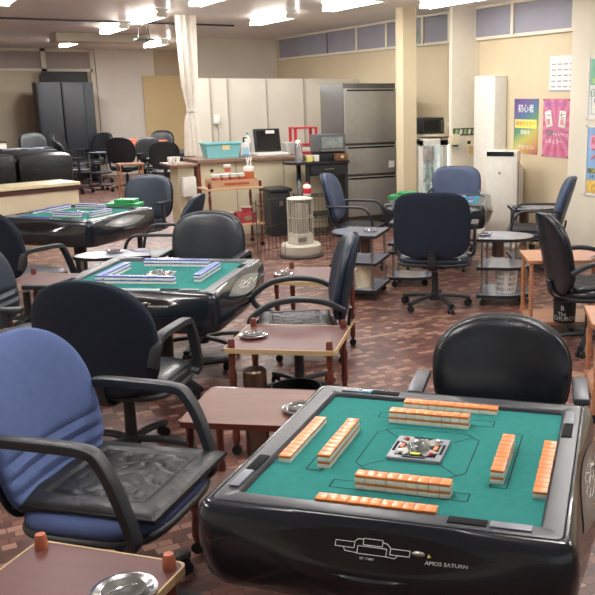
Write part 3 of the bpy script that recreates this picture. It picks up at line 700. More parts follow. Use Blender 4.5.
# ------------------------------------------------------------------ kerosene heater inside its wire guard
t = thing('kerosene_heater', 'cream round kerosene heater with a vertical wire guard standing on the brick floor', 'heater', (3.78, 8.68, 0))
m_hc = mat('heater_cream', '#d8d3c2', .4, var=.04)
B().lathe([(.24, 0), (.25, .015), (.24, .03)], n=40).build('drip_tray', mat('tray_brown', '#4b4440', .5), t)
B().lathe([(.215, .03), (.222, .045), (.222, .125), (.205, .145), (.15, .15)], n=40).build('fuel_tank', m_hc, t)
B().lathe([(.135, .15), (.145, .16), (.14, .23), (.12, .26)], n=32).build('burner_housing', m_hc, t)
B().box((-.04, -.137, .2), (.1, .02, .05), bev=.004).build('dial_panel', mat('silver_panel', '#a9a79f', .3, metal=.6), t)
B().lathe([(.09, .26), (.095, .3), (.095, .56), (.085, .6)], n=28).build('chimney', mat('chimney_steel', '#b8b4a8', .35, metal=.3), t)
b = B()
for k in range(30):
    a = 2*PI*k/30; b.cyl((.14*math.cos(a), .14*math.sin(a), .22), (.14*math.cos(a), .14*math.sin(a), .64), .0035, n=5)
for z in (.24, .44, .64): b.lathe([(.138, z-.004), (.144, z-.004), (.144, z+.004), (.138, z+.004), (.138, z-.004)], n=32, cap=False)
b.build('wire_guard', m_hc, t)
b = B(); b.lathe([(.12, .63), (.14, .645), (.12, .655), (.02, .66)], n=28); b.build('top_plate', m_hc, t)
t = thing('wire_fence', 'low black wire safety fence standing around the kerosene heater', 'wire fence', (3.78, 8.68, 0))
pts = [(-.42, -.12), (-.3, -.36), (.08, -.5), (.42, -.25), (.5, .1), (.38, .42), (-.05, .5)]
m_wire = mat('fence_wire', '#4a4442', .4, metal=.7)
for (x0, y0), (x1, y1) in list(zip(pts, pts[1:]))[2:] + [(pts[6], (-.4, .3)), ((-.44, .32), (-.52, -.1)), ((-.52, -.1), (-.3, -.26))]:
    b = B(); n = 6; z0, z1 = .02, .62
    for i in range(n+1):
        f = i/n; x, y = x0+(x1-x0)*f, y0+(y1-y0)*f; b.cyl((x, y, z0), (x, y, z1 if (x < -.2 or y > 0) else .26), 0.0023 if 0 < i < n else .0035, n=5)
    hi = x0 < -.2 or y0 > 0 
    for z in ((.03, .3, .6) if hi else (.03, .14, .25)): b.cyl((x0, y0, z), (x1, y1, z), .003, n=5)
    b.build('fence_panel', m_wire, t)

# ------------------------------------------------------------------ counter and what stands on it
t = thing('counter', 'long beige counter with a brown wooden top at the back of the room', 'counter', (4.0, 10.75, 0))
B().box((.1, 0, .47), (1.75, .55, .94)).build('body', m_beige, t, smooth=False)
B().box((.1, -.02, .96), (1.82, .64, .045), bev=.006).build('countertop', m_counterwood, t)
for x in (-.3, .35): B().box((x, -.276, .47), (.012, .006, .94)).build('panel_seam', mat('seam_dark', '#9b907a', .6), t)
B().box((-.79, -.277, .47), (.05, .012, .94)).build('corner_strip', m_postred, t, smooth=False)
B().cyl((-.62, -.275, .84), (-.62, -.285, .84), .022).build('cable_grommet', m_blackmat, t)
t = thing('storage_basket', 'pale turquoise plastic basket with a paper label on the left end of the counter', 'basket', (3.58, 10.68, .985))
b = B(); b.prism([(-.2, -.1), (.2, -.1), (.2, .1), (-.2, .1)], 0, .005)
def rect_ring(w, d, z): return [Vector((x, y, z)) for x, y in ((-w, -d), (w, -d), (w, d), (-w, d))]
b.rings([rect_ring(.2, .1, 0), rect_ring(.235, .125, .19), rect_ring(.25, .14, .19), rect_ring(.25, .14, .175), rect_ring(.228, .118, .175), rect_ring(.19, .09, .01)], False, True); b.build('bin', m_cyan, t, smooth=False)
B().box((.03, -.125, .13), (.1, .003, .06), Matrix.Rotation(D(8), 4, 'X')).build('paper_label', mat('label_paper', '#e2d9a8', .7), t)
def bottle(label, c, z, r, h, m, cap, lab=None, g=None, name='bottle', cat='bottle'):
    t = thing(name, label, cat, (*c, z), group=g)
    B().lathe([(r*.96, 0), (r, .01), (r, h*.68), (r*.8, h*.78), (r*.35, h*.85), (r*.35, h*.92)], n=20).build('body', m, t)
    B().lathe([(r*.42, h*.9), (r*.42, h)], n=14).build('cap', cap, t)
    if lab: B().lathe([(r+.001, h*.15), (r+.001, h*.55)], n=20, cap=False).build('wrap_label', lab, t)
m_bluelab = mat('blue_label', '#6fa3c4', .5)
t = thing('sanitizer_jug', 'white pump jug with blue labels beside the turquoise basket', 'bottle', (3.88, 10.64, .985))
B().box((0, 0, .09), (.13, .09, .18), bev=.02).build('jug_body', m_white, t); B().box((0, -.046, .07), (.09, .003, .1)).build('jug_label', mat('lab2', '#a9c7d6', .5), t)
B().box((0, -.047, .02), (.1, .003, .03)).build('label_band', m_bluelab, t)
B().cyl((0, 0, .18), (0, 0, .24), .012).box((.02, 0, .24), (.06, .02, .015), bev=.004).build('pump', m_blackmat, t)
bottle('blue and white spray bottle standing behind the white pump jug', (4.0, 10.82), .985, .04, .3, m_white, m_bluelab, m_bluelab)
t = thing('cash_register', 'black cash register monitor on a pale tray on the counter', 'cash register', (4.27, 10.75, .985))
B().box((0, -.02, .015), (.44, .3, .03), bev=.01).build('tray', m_white, t)
B().box((0, .06, .19), (.36, .05, .3), Matrix.Rotation(D(-10), 4, 'X'), bev=.01).build('screen_housing', m_blackmat, t)
B().box((0, .03, .2), (.31, .004, .24), Matrix.Rotation(D(-10), 4, 'X')).build('screen', m_panel, t)
B().box((.02, 0, .3), (.12, .005, .04), Matrix.Rotation(D(-10), 4, 'X')).build('paper_note', m_white, t)
t = thing('clear_container', 'translucent plastic container beside the cash register', 'container', (4.56, 10.72, .985))
B().box((0, 0, .08), (.16, .2, .16), bev=.015).build('tub', mat('frosted', '#c9ccc9', .4, trans=.4), t)
t = thing('display_rack', 'red framed countertop display rack at the right end of the counter', 'display rack', (4.78, 10.78, .985))
b = B()
for x in (-.15, .15):
    for y in (-.09, .09): b.box((x, y, .17), (.03, .03, .34))
for z in (.015, .12, .34): b.box((0, 0, z), (.33, .21, .02))
b.build('frame', m_red, t, smooth=False); B().box((0, 0, .06), (.2, .15, .07), bev=.01).build('packets', m_white, t)

t = thing('round_waste_bin', 'tall black lidded waste bin in front of the beige counter', 'waste bin', (4.13, 10.22, 0))
B().box((0, 0, .28), (.27, .3, .56), bev=.03).build('bin', mat('bin_black', '#26292d', .4), t); B().box((0, 0, .585), (.32, .34, .05), bev=.02).build('lid', m_blackpl, t)
B().box((0, -.152, .42), (.05, .006, .06)).build('lock_plate', m_steel, t)

# wheeled wooden rack with cups and boxes
t = thing('wooden_rack', 'light wooden two-shelf rack with turned posts holding cups and boxes, in front of the counter', 'rack', (3.35, 9.72, 0))
for nm, z in (('top_shelf', .70), ('lower_shelf', .27)):
    B().box((0, 0, z), (.68, .4, .025), bev=.004).build(nm, m_rackwood, t)
for sx in (-1, 1):
    for sy in (-1, 1):
        b = B(); turned(b, sx*.31, sy*.17, .05, .78, .017); b.build('post', m_postred, t)
        B().cyl((sx*.31, sy*.17-.012, .026), (sx*.31, sy*.17+.012, .026), .026).build('caster', m_blackmat, t)
t = thing('cardboard_tray', 'low cardboard tray of noodle cups on the top shelf of the rack', 'tray', (3.35, 9.66, .714))
b = B(); b.box((0, 0, .004), (.56, .24, .008)); b.box((0, -.12, .045), (.56, .006, .09)); b.box((0, .12, .045), (.56, .006, .09)); b.box((-.28, 0, .045), (.006, .24, .09)); b.box((.28, 0, .045), (.006, .24, .09)); b.build('tray_walls', m_card, t, smooth=False)
B().box((.02, -.1245, .045), (.3, .002, .03)).build('printed_band', mat('orange_print', '#b5563a', .7), t)
def cup(label, x, y, z, r, h, m, g, lidm=None):
    t = thing('noodle_cup', label, 'cup', (x, y, z), group=g)
    B().lathe([(r*.75, 0), (r, h), (r*1.06, h), (r*1.06, h+.006)], n=20).build('cup_body', m, t)
    B().lathe([(r*.82+.001, h*.3), (r*.95+.001, h*.8)], n=20, cap=False).build('print_band', mat('cup_red', '#b8604c', .5), t)
    B().lathe([(r, h+.006), (r*.9, h+.009), (.002, h+.009)], n=20).build('lid', lidm or m_white, t)
for i in range(4): cup('white and red noodle cup in the row along the cardboard tray', 3.16+i*.105, 9.66, .722, .05, .135, m_white, 'noodle cups in the cardboard tray')
cup('single white noodle cup stacked on top of the others in the tray', 3.31, 9.67, .722+.131, .042, .11, m_white, None)
t = thing('utensil_pitcher', 'orange pitcher of white spoons at the right end of the cardboard tray', 'pitcher', (3.56, 9.64, .722))
B().lathe([(.05, 0), (.058, .02), (.062, .16), (.058, .165)], n=20).build('pitcher', mat('orange_pitcher', '#c66a3e', .4), t)
B().lathe([(.06, .165), (.062, .21), (.055, .22)], n=20).build('collar', m_white, t)
for dx, dy, rz in ((-.02, 0, .15), (.0, .01, -.1), (.02, -.01, .05)): B().cyl((dx, dy, .21), (dx+rz*.2, dy, .33), .008, n=6).build('spoon', m_white, t)
t = thing('snack_box', 'dark red carton on the lower shelf of the rack', 'box', (3.48, 9.66, .284))
B().box((0, 0, .06), (.24, .2, .12), bev=.003).build('carton', mat('carton_red', '#a33a44', .6), t); B().box((.02, -.1015, .06), (.1, .002, .05)).build('carton_label', mat('tanlab', '#8d7a58', .6), t)
def bowl(label, x, y, z, m, g=None):
    t = thing('noodle_bowl', label, 'noodle bowl', (x, y, z), group=g)
    B().lathe([(.045, 0), (.065, .055), (.068, .058)], n=20).build('bowl_body', m, t); B().lathe([(.069, .058), (.069, .064), (.002, .065)], n=20).build('bowl_lid', m_white if m is m_pink else m_greytop, t)
bowl('pink noodle bowl standing on the dark red carton', 3.51, 9.64, .405, m_pink)
bowl('pink noodle bowl, lower of the two stacked left of the dark red carton', 3.285, 9.65, .284, m_pink)
bowl('pink noodle bowl, upper of the two stacked left of the dark red carton', 3.285, 9.65, .352, m_pink)
bowl('grey green noodle bowl at the left end of the rack shelf, on top', 3.13, 9.66, .352, mat('greenbowl', '#7f9484', .5))
bowl('pale noodle bowl at the left end of the rack shelf, underneath', 3.13, 9.66, .284, mat('palebowl', '#b9a89e', .5))

# left end of counter: low shelf, wall box, curtain
t = thing('corner_desk', 'narrow cream end unit with a white box, at the left end of the counter', 'desk', (3.0, 10.6, 0))
B().box((0, 0, .93), (.34, .5, .03), bev=.005).build('top_board', m_counterwood, t)
B().box((.05, .05, .46), (.2, .36, .92)).build('unit_body', m_beige, t, smooth=False)
B().box((.05, -.2, .67), (.17, .12, .24), bev=.01).build('letter_box', m_white, t)
t = thing('tissue_stack', 'white cups beside the curtain on the wooden end top', 'cups', (2.93, 10.55, .947))
for k, (x, y) in enumerate(((-.05, 0), (0, .02), (.05, -.01))): B().lathe([(.022, 0), (.03, .08)], (x, y, 0), 14).build('cup', m_white, t)
t = thing('curtain', 'white gathered curtain tied in the middle, hanging left of the counter', 'curtain', (3.37, 11.15, 0))
b = B(); rs = []
for z, w in ((CEIL-.04, .13), (2.3, .12), (1.9, .105), (1.62, .06), (1.56, .055), (1.45, .09), (1.2, .11), (.99, .12)):
    rs.append([Vector(((w+.012*math.sin(k*PI/2.0*1.6))*math.cos(2*PI*k/32), (w*.6+.012*math.cos(k*1.9))*math.sin(2*PI*k/32), z)) for k in range(32)])
b.rings(rs); b.build('fabric', mat('curtain_white', '#ded5c8', .8, var=.06), t)
B().lathe([(.062, 1.56), (.064, 1.6)], n=18).build('tie_band', m_white, t)
t = thing('wall_socket', 'small white socket box with a cable on the wall above the counter', 'socket', (4.05, 12.2, 1.42))
B().box((0, 0, 0), (.09, .05, .12), bev=.01).build('box', m_white, t); B().sweep([(0, -.01, -.06), (.02, -.02, -.2), (.0, -.01, -.4)], .012, .012).build('cable', mat('grey_cable', '#8a867e', .5), t)

# black bar table with appliances
t = thing('bar_table', 'black bar table with rounded left end and a drawer, right of the counter', 'table', (4.62, 10.12, 0))
o = [(.42, -.2), (.42, .2)] + [(-.22-.2*math.sin(PI*i/10), .2*math.cos(PI*i/10)) for i in range(11)]
B().prism(o, .9, .93).build('tabletop', mat('bar_black', '#26262a', .3), t)
B().box((.14, -.12, .82), (.5, .1, .14), bev=.004).build('drawer', m_blackpl, t); B().box((.14, -.175, .83), (.14, .012, .012)).build('drawer_handle', m_steel, t)
for x, y in ((-.15, -.14), (-.15, .14), (.39, -.14), (.39, .14)): B().box((x, y, .45), (.045, .045, .9)).build('leg', m_blackpl, t, smooth=False)
B().box((.12, 0, .25), (.52, .28, .02)).build('lower_shelf', m_blackpl, t)
t = thing('toaster_oven', 'black and silver toaster oven on a black base on the bar table', 'toaster oven', (4.84, 10.14, .931))
B().box((0, 0, .05), (.36, .26, .1), bev=.01).build('black_base', m_blackmat, t); B().box((0, 0, .22), (.38, .28, .22), bev=.012).build('oven_body', mat('oven_grey', '#55585a', .4), t)
B().box((0, -.142, .23), (.3, .006, .14)).build('oven_door', mat('oven_glass', '#7e8684', .15, var=.2), t); B().box((0, -.15, .13), (.34, .012, .02)).build('door_handle', m_steel, t)
t = thing('wicker_basket', 'small brown wicker basket at the right end of the bar table', 'basket', (4.93, 9.95, .931))
B().box((0, 0, .045), (.17, .09, .09), bev=.012).build('basket_body', wood('wicker', '#5b3c2c', '#7a5238', .7, (40, 40, 60)), t)
B().box((0, -.046, .05), (.04, .006, .03)).build('clasp', m_gold, t)
t = thing('water_jug', 'clear plastic jug with a pale lid on the left of the bar table', 'jug', (4.39, 10.06, .931))
B().lathe([(.045, 0), (.05, .02), (.05, .2), (.035, .23)], n=20).build('jug_body', m_glass, t); B().lathe([(.038, .23), (.04, .26), (.02, .275)], n=18).build('jug_lid', m_white, t)
for i, (x, cm, lb) in enumerate(((4.5, '#d6cf6a', 'small yellow tub on the black bar table'), (4.59, '#ded8cc', 'small cream carton beside the yellow tub on the bar table'))):
    t = thing('condiment_tub', lb, 'tub', (x, 9.98, .931)); B().box((0, 0, .035), (.07, .07, .07), bev=.008).build('tub', mat('tub%d' % i, cm, .5), t); B().box((0, 0, .075), (.074, .074, .01), bev=.003).build('tub_lid', m_white, t)
t = thing('wire_shelf', 'low black wire shelf with bottles behind the heater', 'wire shelf', (4.42, 9.55, 0))
b = B()
for x in (-.28, .28):
    for y in (-.13, .13): b.cyl((x, y, 0), (x, y, .58), .008, n=6)
for z in (.08, .3, .56):
    for i in range(9): b.cyl((-.28+.07*i, -.13, z), (-.28+.07*i, .13, z), .004, n=5)
    for y in (-.13, 0, .13): b.cyl((-.28, y, z), (.28, y, z), .005, n=5)
b.build('wire_frame', m_blackmat, t)
bottle('bottle with a red cap and label on the wire shelf behind the heater', (4.25, 9.52), .567, .05, .16, m_white, m_red, m_red)
bottle('small blue topped bottle left of the red one on the wire shelf', (4.16, 9.55), .567, .025, .2, m_glass, mat('bluecap', '#2f5fa8', .4))
bottle('red and white bottle on the middle level of the wire shelf', (4.58, 9.47), .306, .03, .16, m_red, m_white)

# ------------------------------------------------------------------ fridges and tall units
t = thing('steel_fridge', 'tall brushed steel two-section commercial refrigerator', 'refrigerator', (5.51, 10.55, 0))
B().box((0, .02, .98), (.79, .7, 1.84), bev=.008).build('body', mat('fridge_side', '#5d5c5a', .4, metal=.5), t)
for z0, z1 in ((.14, .69), (.71, 1.10), (1.12, 1.84)):
    d = B().box((0, -.345, (z0+z1)/2), (.775, .03, z1-z0-.012), bev=.006).build('door', mat('door_steel', '#9c9a93', .38, metal=.35), t)
    B().box((0, -.362, z1-.03), (.7, .012, .018), bev=.003).build('handle_recess', m_slot, d)
B().box((.31, -.363, .83), (.09, .003, .09)).build('rating_label', m_white, t)
B().box((0, 0, .05), (.74, .6, .1)).build('plinth', m_slot, t)
struct('wall_nib', B().box((5.59, 9.40, CEIL/2), (.19, .18, CEIL)), m_tan)
def glass_fridge(label, x, w, y):
    t = thing('display_fridge', label, 'refrigerator', (x, y, 0)); H_ = 1.2
    B().box((0, .22, H_/2), (w, .06, H_)).box((-w/2+.02, 0, H_/2), (.04, .5, H_)).box((w/2-.02, 0, H_/2), (.04, .5, H_)).box((0, 0, H_-.03), (w, .5, .06)).box((0, 0, .1), (w, .5, .2)).build('cabinet', m_white, t, smooth=False)
    fr = B().box((-w/2+.025, -.26, .7), (.05, .03, .98)).box((w/2-.025, -.26, .7), (.05, .03, .98)).box((0, -.26, H_-.05), (w, .03, .07)).box((0, -.26, .21), (w, .03, .05)).build('door_frame', m_white, t, smooth=False)
    B().box((0, -.262, .69), (w-.1, .008, .9)).build('door_glass', m_glass, fr)
    B().box((w/2-.025, -.285, .6), (.018, .02, .3), bev=.004).build('door_handle', m_steel, fr)
    B().box((-w/2+.055, -.2, .7), (.02, .03, .9)).build('inner_lamp', mat('fridge_lamp', '#f4fbff', .5, emit=16, var=0), t)
    for z in (.45, .68, .9): B().box((0, 0, z), (w-.09, .38, .012)).build('shelf', m_steel, t)
    return t
glass_fridge('white glass-door drinks fridge, lit inside, beside the tan wall nib', 5.89, .36, 9.55)
k = 0
for z in (.2, .456, .686, .906):
    for i in range(3):
        x = 5.79+i*.1
        if z == .906: bottle('small red or brown bottle on the top shelf of the lit drinks fridge', (x, 9.45), z, .026, .17, mat('brownb', '#8c5a48', .3), m_red, g='bottles in the lit fridge, top shelf')
        else: bottle('green grey can or bottle on a lower shelf of the lit drinks fridge', (x, 9.45), z, .028, .17, mat('greenb', '#8e9c8c', .3), m_white, g='bottles in the lit fridge, lower shelves')
glass_fridge('narrow lit drinks fridge squeezed right of the wider glass-door one', 6.15, .13, 9.55)
t = thing('microwave', 'black microwave on the shelf above the glass-door fridge', 'microwave', (5.96, 9.5, 1.26))
B().box((0, 0, .1), (.32, .3, .2), bev=.01).build('case', m_blackpl, t); B().box((-.04, -.152, .1), (.22, .004, .14)).build('window', m_panel, t); B().box((.125, -.155, .1), (.012, .012, .15)).build('handle', m_steel, t)
t = thing('shelf_board', 'grey shelf board carrying the microwave over the fridges', 'shelf', (6.1, 9.5, 1.23)); B().box((0, 0, .012), (.55, .4, .025), bev=.003).build('board', m_beige, t)
t = thing('white_box', 'cream box right of the microwave', 'box', (6.18, 9.45, 1.256)); B().box((0, 0, .09), (.1, .24, .18), bev=.01).build('case', m_beige, t); B().box((0, -.122, .12), (.06, .003, .05)).build('tag', m_white, t)
struct('wall_panel', B().box((6.2, 9.02, CEIL/2), (.40, .06, CEIL)), mat('panel_cream', '#ddd6c6', .6, var=.03))
t = thing('wall_dispenser', 'square cream dispenser box mounted on the cream wall panel', 'dispenser', (6.02, 8.95, 1.15))
B().box((0, 0, .05), (.12, .08, .13), bev=.012).build('case', m_beige, t); B().box((0, -.02, -.025), (.05, .05, .02)).build('nozzle', m_blackmat, t)
for i, (x, z, w, h, c, lb) in enumerate(((6.12, 1.11, .05, .09, '#cfd3cc', 'small pale grey notice on the cream panel right of the dispenser'), (6.27, 1.17, .11, .12, '#ece2c4', 'cream calendar sheet with a picture on the cream panel'), (6.30, 1.06, .06, .09, '#e0b878', 'orange paper slip below the calendar sheet'), (5.98, .86, .09, .04, '#d9d9cc', 'small faded sticker low on the cream panel'))):
    t = thing('notice', lb, 'notice', (x, 8.984, z)); B().box((0, 0, 0), (w, .004, h)).build('sheet', mat('sheet%d' % i, c, .7), t)
    if i == 1: B().box((-.01, -.003, -.015), (.05, .002, .04)).build('picture', m_blackmat, t)
t = thing('poster_strip', 'dark strip of printed leaflets at the top of the cream panel', 'leaflets', (6.2, 8.984, 1.29)); B().box((0, 0, 0), (.36, .004, .09)).build('backing', mat('darkstrip', '#4a4c4a', .6), t)
for i in range(5): B().box((-.13+.065*i, -.004, 0), (.04, .002, .06), Matrix.Rotation(.3, 4, 'Y')).build('leaflet', mat('leaf%d' % (i % 2), ('#8ab06a', '#cfd3c4')[i % 2], .6), t)
t = thing('tall_cabinet', 'tall plain white cabinet behind the air purifier', 'cabinet', (6.3, 8.6, 0)); B().box((0, 0, .98), (.19, .4, 1.96), bev=.006).build('carcass', mat('cab_white', '#dcd9d0', .5), t); B().box((-.0, -.205, 1.0), (.18, .015, 1.88), bev=.004).build('door', m_white, t)
t = thing('air_purifier', 'tall white floor-standing air purifier with a black top display', 'air purifier', (6.0, 7.92, 0), D(-48))
B().box((0, .02, .565), (.36, .24, 1.11), bev=.02).build('cabinet', m_white, t)
B().box((-.015, -.101, .56), (.31, .008, .98), bev=.003).build('front_panel', mat('purifier_front', '#e9e6da', .35), t)
B().box((-.015, -.103, 1.085), (.31, .008, .05)).build('display', m_panel, t)
B().box((.181, .0, .6), (.006, .06, .8)).build('air_slot', mat('slotgrey', '#7b7f86', .4), t)
B().box((-.02, -.107, .87), (.03, .002, .03)).build('emblem', mat('embl', '#a39f96', .4), t)
B().box((0, .02, .02), (.4, .3, .04), bev=.01).build('foot', m_white, t)
t = thing('storage_unit', 'lower cream box unit with sloping top right of the air purifier', 'storage unit', (6.25, 8.22, 0))
b = B(); b.prism([(-.17, 0), (.13, 0), (.13, .9), (-.0, 1.0), (-.17, 1.02)], -.2, .2, M=Matrix.Rotation(PI/2, 4, 'X')); b.build('casing', mat('unit_cream', '#ddd6c6', .5), t, smooth=False)
B().box((-.06, -.203, .75), (.05, .003, .22)).build('printed_label', mat('fadedlab', '#c6c2b8', .6), t)

# ------------------------------------------------------------------ posters on the right wall
def poster(name, label, y0, y1, z0, z1, x, base, frame=None):
    t = thing(name, label, 'poster', (x, (y0+y1)/2, (z0+z1)/2))
    w, h = y1-y0, z1-z0
    B().box((-.004, 0, 0), (.006, w, h)).build('sheet', base, t, smooth=False)
    if frame:
        b = B(); e = .022
        for yy in (-w/2-e/2, w/2+e/2): b.box((-.008, yy, 0), (.016, e, h+2*e))
        for zz in (-h/2-e/2, h/2+e/2): b.box((-.008, 0, zz), (.016, w+2*e, e))
        b.build('frame', frame, t, smooth=False)
    return t, w, h
def ptext(t, txt, size, y, z, m, nm='lettering', d=.0085):
    b = B(); add_text(b, txt, size, lambda a, c, e: Vector((-d-e, y-a, z+c)), depth=.0006); return b.build(nm, m, t, smooth=False)
def pbox(t, y, z, w, h, m, nm='block', d=.0078, rot=0): return B().box((-d, y, z), (.001, w, h), Matrix.Rotation(rot, 4, 'X')).build(nm, m, t, smooth=False)
def stripes(name, cols, ang=0, radial=False, sc=3):
    m = bpy.data.materials.new(name); m.use_nodes = True; nt = m.node_tree; b = nt.nodes['Principled BSDF']; b.inputs['Roughness'].default_value = .5
    tc = nt.nodes.new('ShaderNodeTexCoord'); mp = nt.nodes.new('ShaderNodeMapping'); nt.links.new(tc.outputs['Object'], mp.inputs['Vector'])
    r = nt.nodes.new('ShaderNodeValToRGB')
    while len(r.color_ramp.elements) < len(cols): r.color_ramp.elements.new(.5)
    for i, c in enumerate(cols): r.color_ramp.elements[i].position = i/(len(cols)-1); r.color_ramp.elements[i].color = rgb(c)
    if radial:
        mp.inputs['Rotation'].default_value = (0, D(90), 0); mp.inputs['Location'].default_value = (0, 0, 0)
        g_ = nt.nodes.new('ShaderNodeTexGradient'); g_.gradient_type = 'RADIAL'; nt.links.new(mp.outputs['Vector'], g_.inputs['Vector'])
        ma = nt.nodes.new('ShaderNodeMath'); ma.operation = 'MULTIPLY'; ma.inputs[1].default_value = 28; nt.links.new(g_.outputs['Fac'], ma.inputs[0])
        fr = nt.nodes.new('ShaderNodeMath'); fr.operation = 'PINGPONG'; fr.inputs[1].default_value = 1; nt.links.new(ma.outputs[0], fr.inputs[0]); nt.links.new(fr.outputs[0], r.inputs['Fac'])
    else:
        mp.inputs['Rotation'].default_value = (ang, 0, 0); sp = nt.nodes.new('ShaderNodeSeparateXYZ'); nt.links.new(mp.outputs['Vector'], sp.inputs[0])
        mr = nt.nodes.new('ShaderNodeMapRange'); mr.inputs['From Min'].default_value = -.38; mr.inputs['From Max'].default_value = .38; nt.links.new(sp.outputs['Z'], mr.inputs['Value']); nt.links.new(mr.outputs['Result'], r.inputs['Fac'])
    nt.links.new(r.outputs['Color'], b.inputs['Base Color']); return m
XW = 6.4
m_navytx = mat('navy_text', '#2d3a66', .5); m_whitetx = mat('white_text', '#f4f1ee', .5, var=0); m_yel = mat('yellow_block', '#e6dd6e', .5); m_redtx = mat('red_text', '#c8304a', .5); m_pinkblk = mat('pink_block', '#e8a0c0', .5)
t, w, h = poster('poster', 'pink sunburst poster with two white mahjong tiles, pinned on the right wall', 7.26, 7.71, 1.05, 1.69, XW, stripes('pink_burst', ['#b8567f', '#c9829c'], radial=True))
for y, txt in ((.12, '一萬'), (-.11, '七萬')):
    B().box((-.01, y, .1), (.008, .11, .18), Matrix.Rotation(-.2 if y > 0 else .1, 4, 'X'), bev=.006).build('printed_tile', m_white, t)
    ptext(t, txt[0], .075, y, .135, m_blackmat, d=.0155); ptext(t, txt[1], .075, y, .06, m_redtx, d=.0155)
ptext(t, '開催プレゼント', .055, 0, .255, mat('violet_text', '#8a6ac0', .5)); ptext(t, '開催', .07, .1, -.06, mat('green_text', '#5f8a7a', .5)); ptext(t, 'キャンペーン', .045, -.08, -.07, m_whitetx)
ptext(t, 'レギュラー', .06, .03, -.15, m_whitetx); ptext(t, 'プレゼント', .07, 0, -.24, m_redtx)
b = B()
for sy in (-1, 1):
    for sz in (-1, 1): b.box((-.009, sy*(w/2-.01), sz*(h/2-.01)), (.01, .014, .014))
b.build('pin', m_blackmat, t)
t, w, h = poster('poster', 'rainbow striped poster with a yellow banner, left of the pink one', 7.80, 8.24, 1.06, 1.69, XW, stripes('rainbow', ['#a04a5c', '#b98a55', '#b9b264', '#5f8f6c', '#4a6a92', '#6a5288', '#4e4478'], ang=.5))
pbox(t, 0, .03, .4, .1, m_yel, 'banner'); ptext(t, '麻雀セミナー', .06, 0, .03, m_redtx, d=.009); ptext(t, '開催中', .06, 0, -.07, m_whitetx); ptext(t, 'ご参加ください', .05, 0, -.24, m_whitetx); ptext(t, '初心者', .1, 0, .2, m_whitetx)
t, w, h = poster('notice_sheet', 'white printed timetable sheet above the pink poster', 7.18, 7.62, 1.77, 2.15, XW, mat('sheet_white', '#dcdcdc', .5)); t['category'] = 'notice'
b = B()
for r_ in range(5):
    for c_ in range(4): b.box((-.0085, -.15+.1*c_, -.14+.06*r_), (.001, .07, .012)); 
b.build('printed_rows', mat('grey_print', '#8a8a8e', .5), t, smooth=False); pbox(t, 0, -.183, .44, .012, mat('greyline', '#8d97a5', .5))
XP = 6.32
t, w, h = poster('framed_poster', 'framed poster with a green heading and a white text panel, upper on the cream pillar', 6.30, 6.88, 1.50, 2.10, XP, mat('sheet_pale', '#e4e6e2', .5), m_white)
pbox(t, 0, .16, .56, .26, mat('green_block', '#7ab59a', .5), 'heading_block'); ptext(t, 'LINE', .09, .18, -.06, mat('green_tx2', '#3d9a76', .5)); ptext(t, '麻雀教室', .1, 0, .2, m_whitetx); ptext(t, '会員募集中', .06, .1, .07, m_yel)
b = B()
for (yy, zz, ww, hh) in ((0, -.015, .5, .004), (0, -.265, .5, .004), (-.25, -.14, .004, .25), (.25, -.14, .004, .25)): b.box((-.0085, yy, zz), (.001, ww, hh))
b.build('panel_outline', m_navytx, t, smooth=False); ptext(t, '最新情報を配信', .05, .04, -.13, m_navytx); ptext(t, '友だち追加', .05, .07, -.2, m_navytx)
t, w, h = poster('framed_poster', 'framed blue poster with a large red katakana character and sunflowers, lower on the cream pillar', 6.30, 6.87, .71, 1.40, XP, mat('sheet_blue', '#8fb6e0', .5, var=.1, scale=4), m_white)
pbox(t, .14, .2, .2, .13, m_pinkblk, 'pink_tag'); ptext(t, '麻雀', .09, .14, .2, m_redtx, d=.009); ptext(t, 'オー', .23, 0.02, .06, mat('coral_tx', '#d85a6a', .5)); 
pbox(t, 0, -.105, .54, .05, mat('olive_band', '#6b6a3a', .5), 'date_band'); ptext(t, '2020年10月', .045, .1, -.105, m_yel, d=.009); ptext(t, '14 RECRUIT', .06, .08, -.165, m_blackmat)
pbox(t, 0, -.27, .56, .14, mat('sunflower_yellow', '#e3b85a', .5, var=.4, scale=30), 'flower_strip')

# ------------------------------------------------------------------ left back: low cabinet, sofa, black cabinets
t = thing('low_cabinet', 'long low beige cabinet with a dark line under its top edge, left of the room', 'cabinet', (1.14, 11.5, 0), D(19))
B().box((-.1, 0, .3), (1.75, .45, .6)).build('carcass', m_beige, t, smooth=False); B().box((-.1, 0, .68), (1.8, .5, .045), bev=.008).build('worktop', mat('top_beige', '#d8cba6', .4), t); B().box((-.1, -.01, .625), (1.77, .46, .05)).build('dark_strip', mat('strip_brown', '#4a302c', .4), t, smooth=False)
t = thing('leather_sofa', 'black leather sofa with a puffy back behind the low beige cabinet', 'sofa', (1.15, 13.6, 0))
for i, x in enumerate((-.75, .02, .79)): 
    B().box((x-.1, -.1, .70), (.77, .30, .54), Matrix.Rotation(D(4), 4, 'X'), bev=.13).build('back_cushion', mat('sofa_leather', '#23272a', .35, var=.25, scale=6, bump=.6, bscale=14), t)
B().box((-.1, .2, .3), (2.3, .8, .3), bev=.05).build('seat_base', MATS['sofa_leather'], t)
B().box((-.1, -.1, .25), (2.3, .24, .4), bev=.04).build('back_frame', MATS['sofa_leather'], t)
for x in (-1.1, 1.05): B().box((x-.1+.1, .2, .1), (.08, .08, .2)).build('foot', m_blackmat, t)
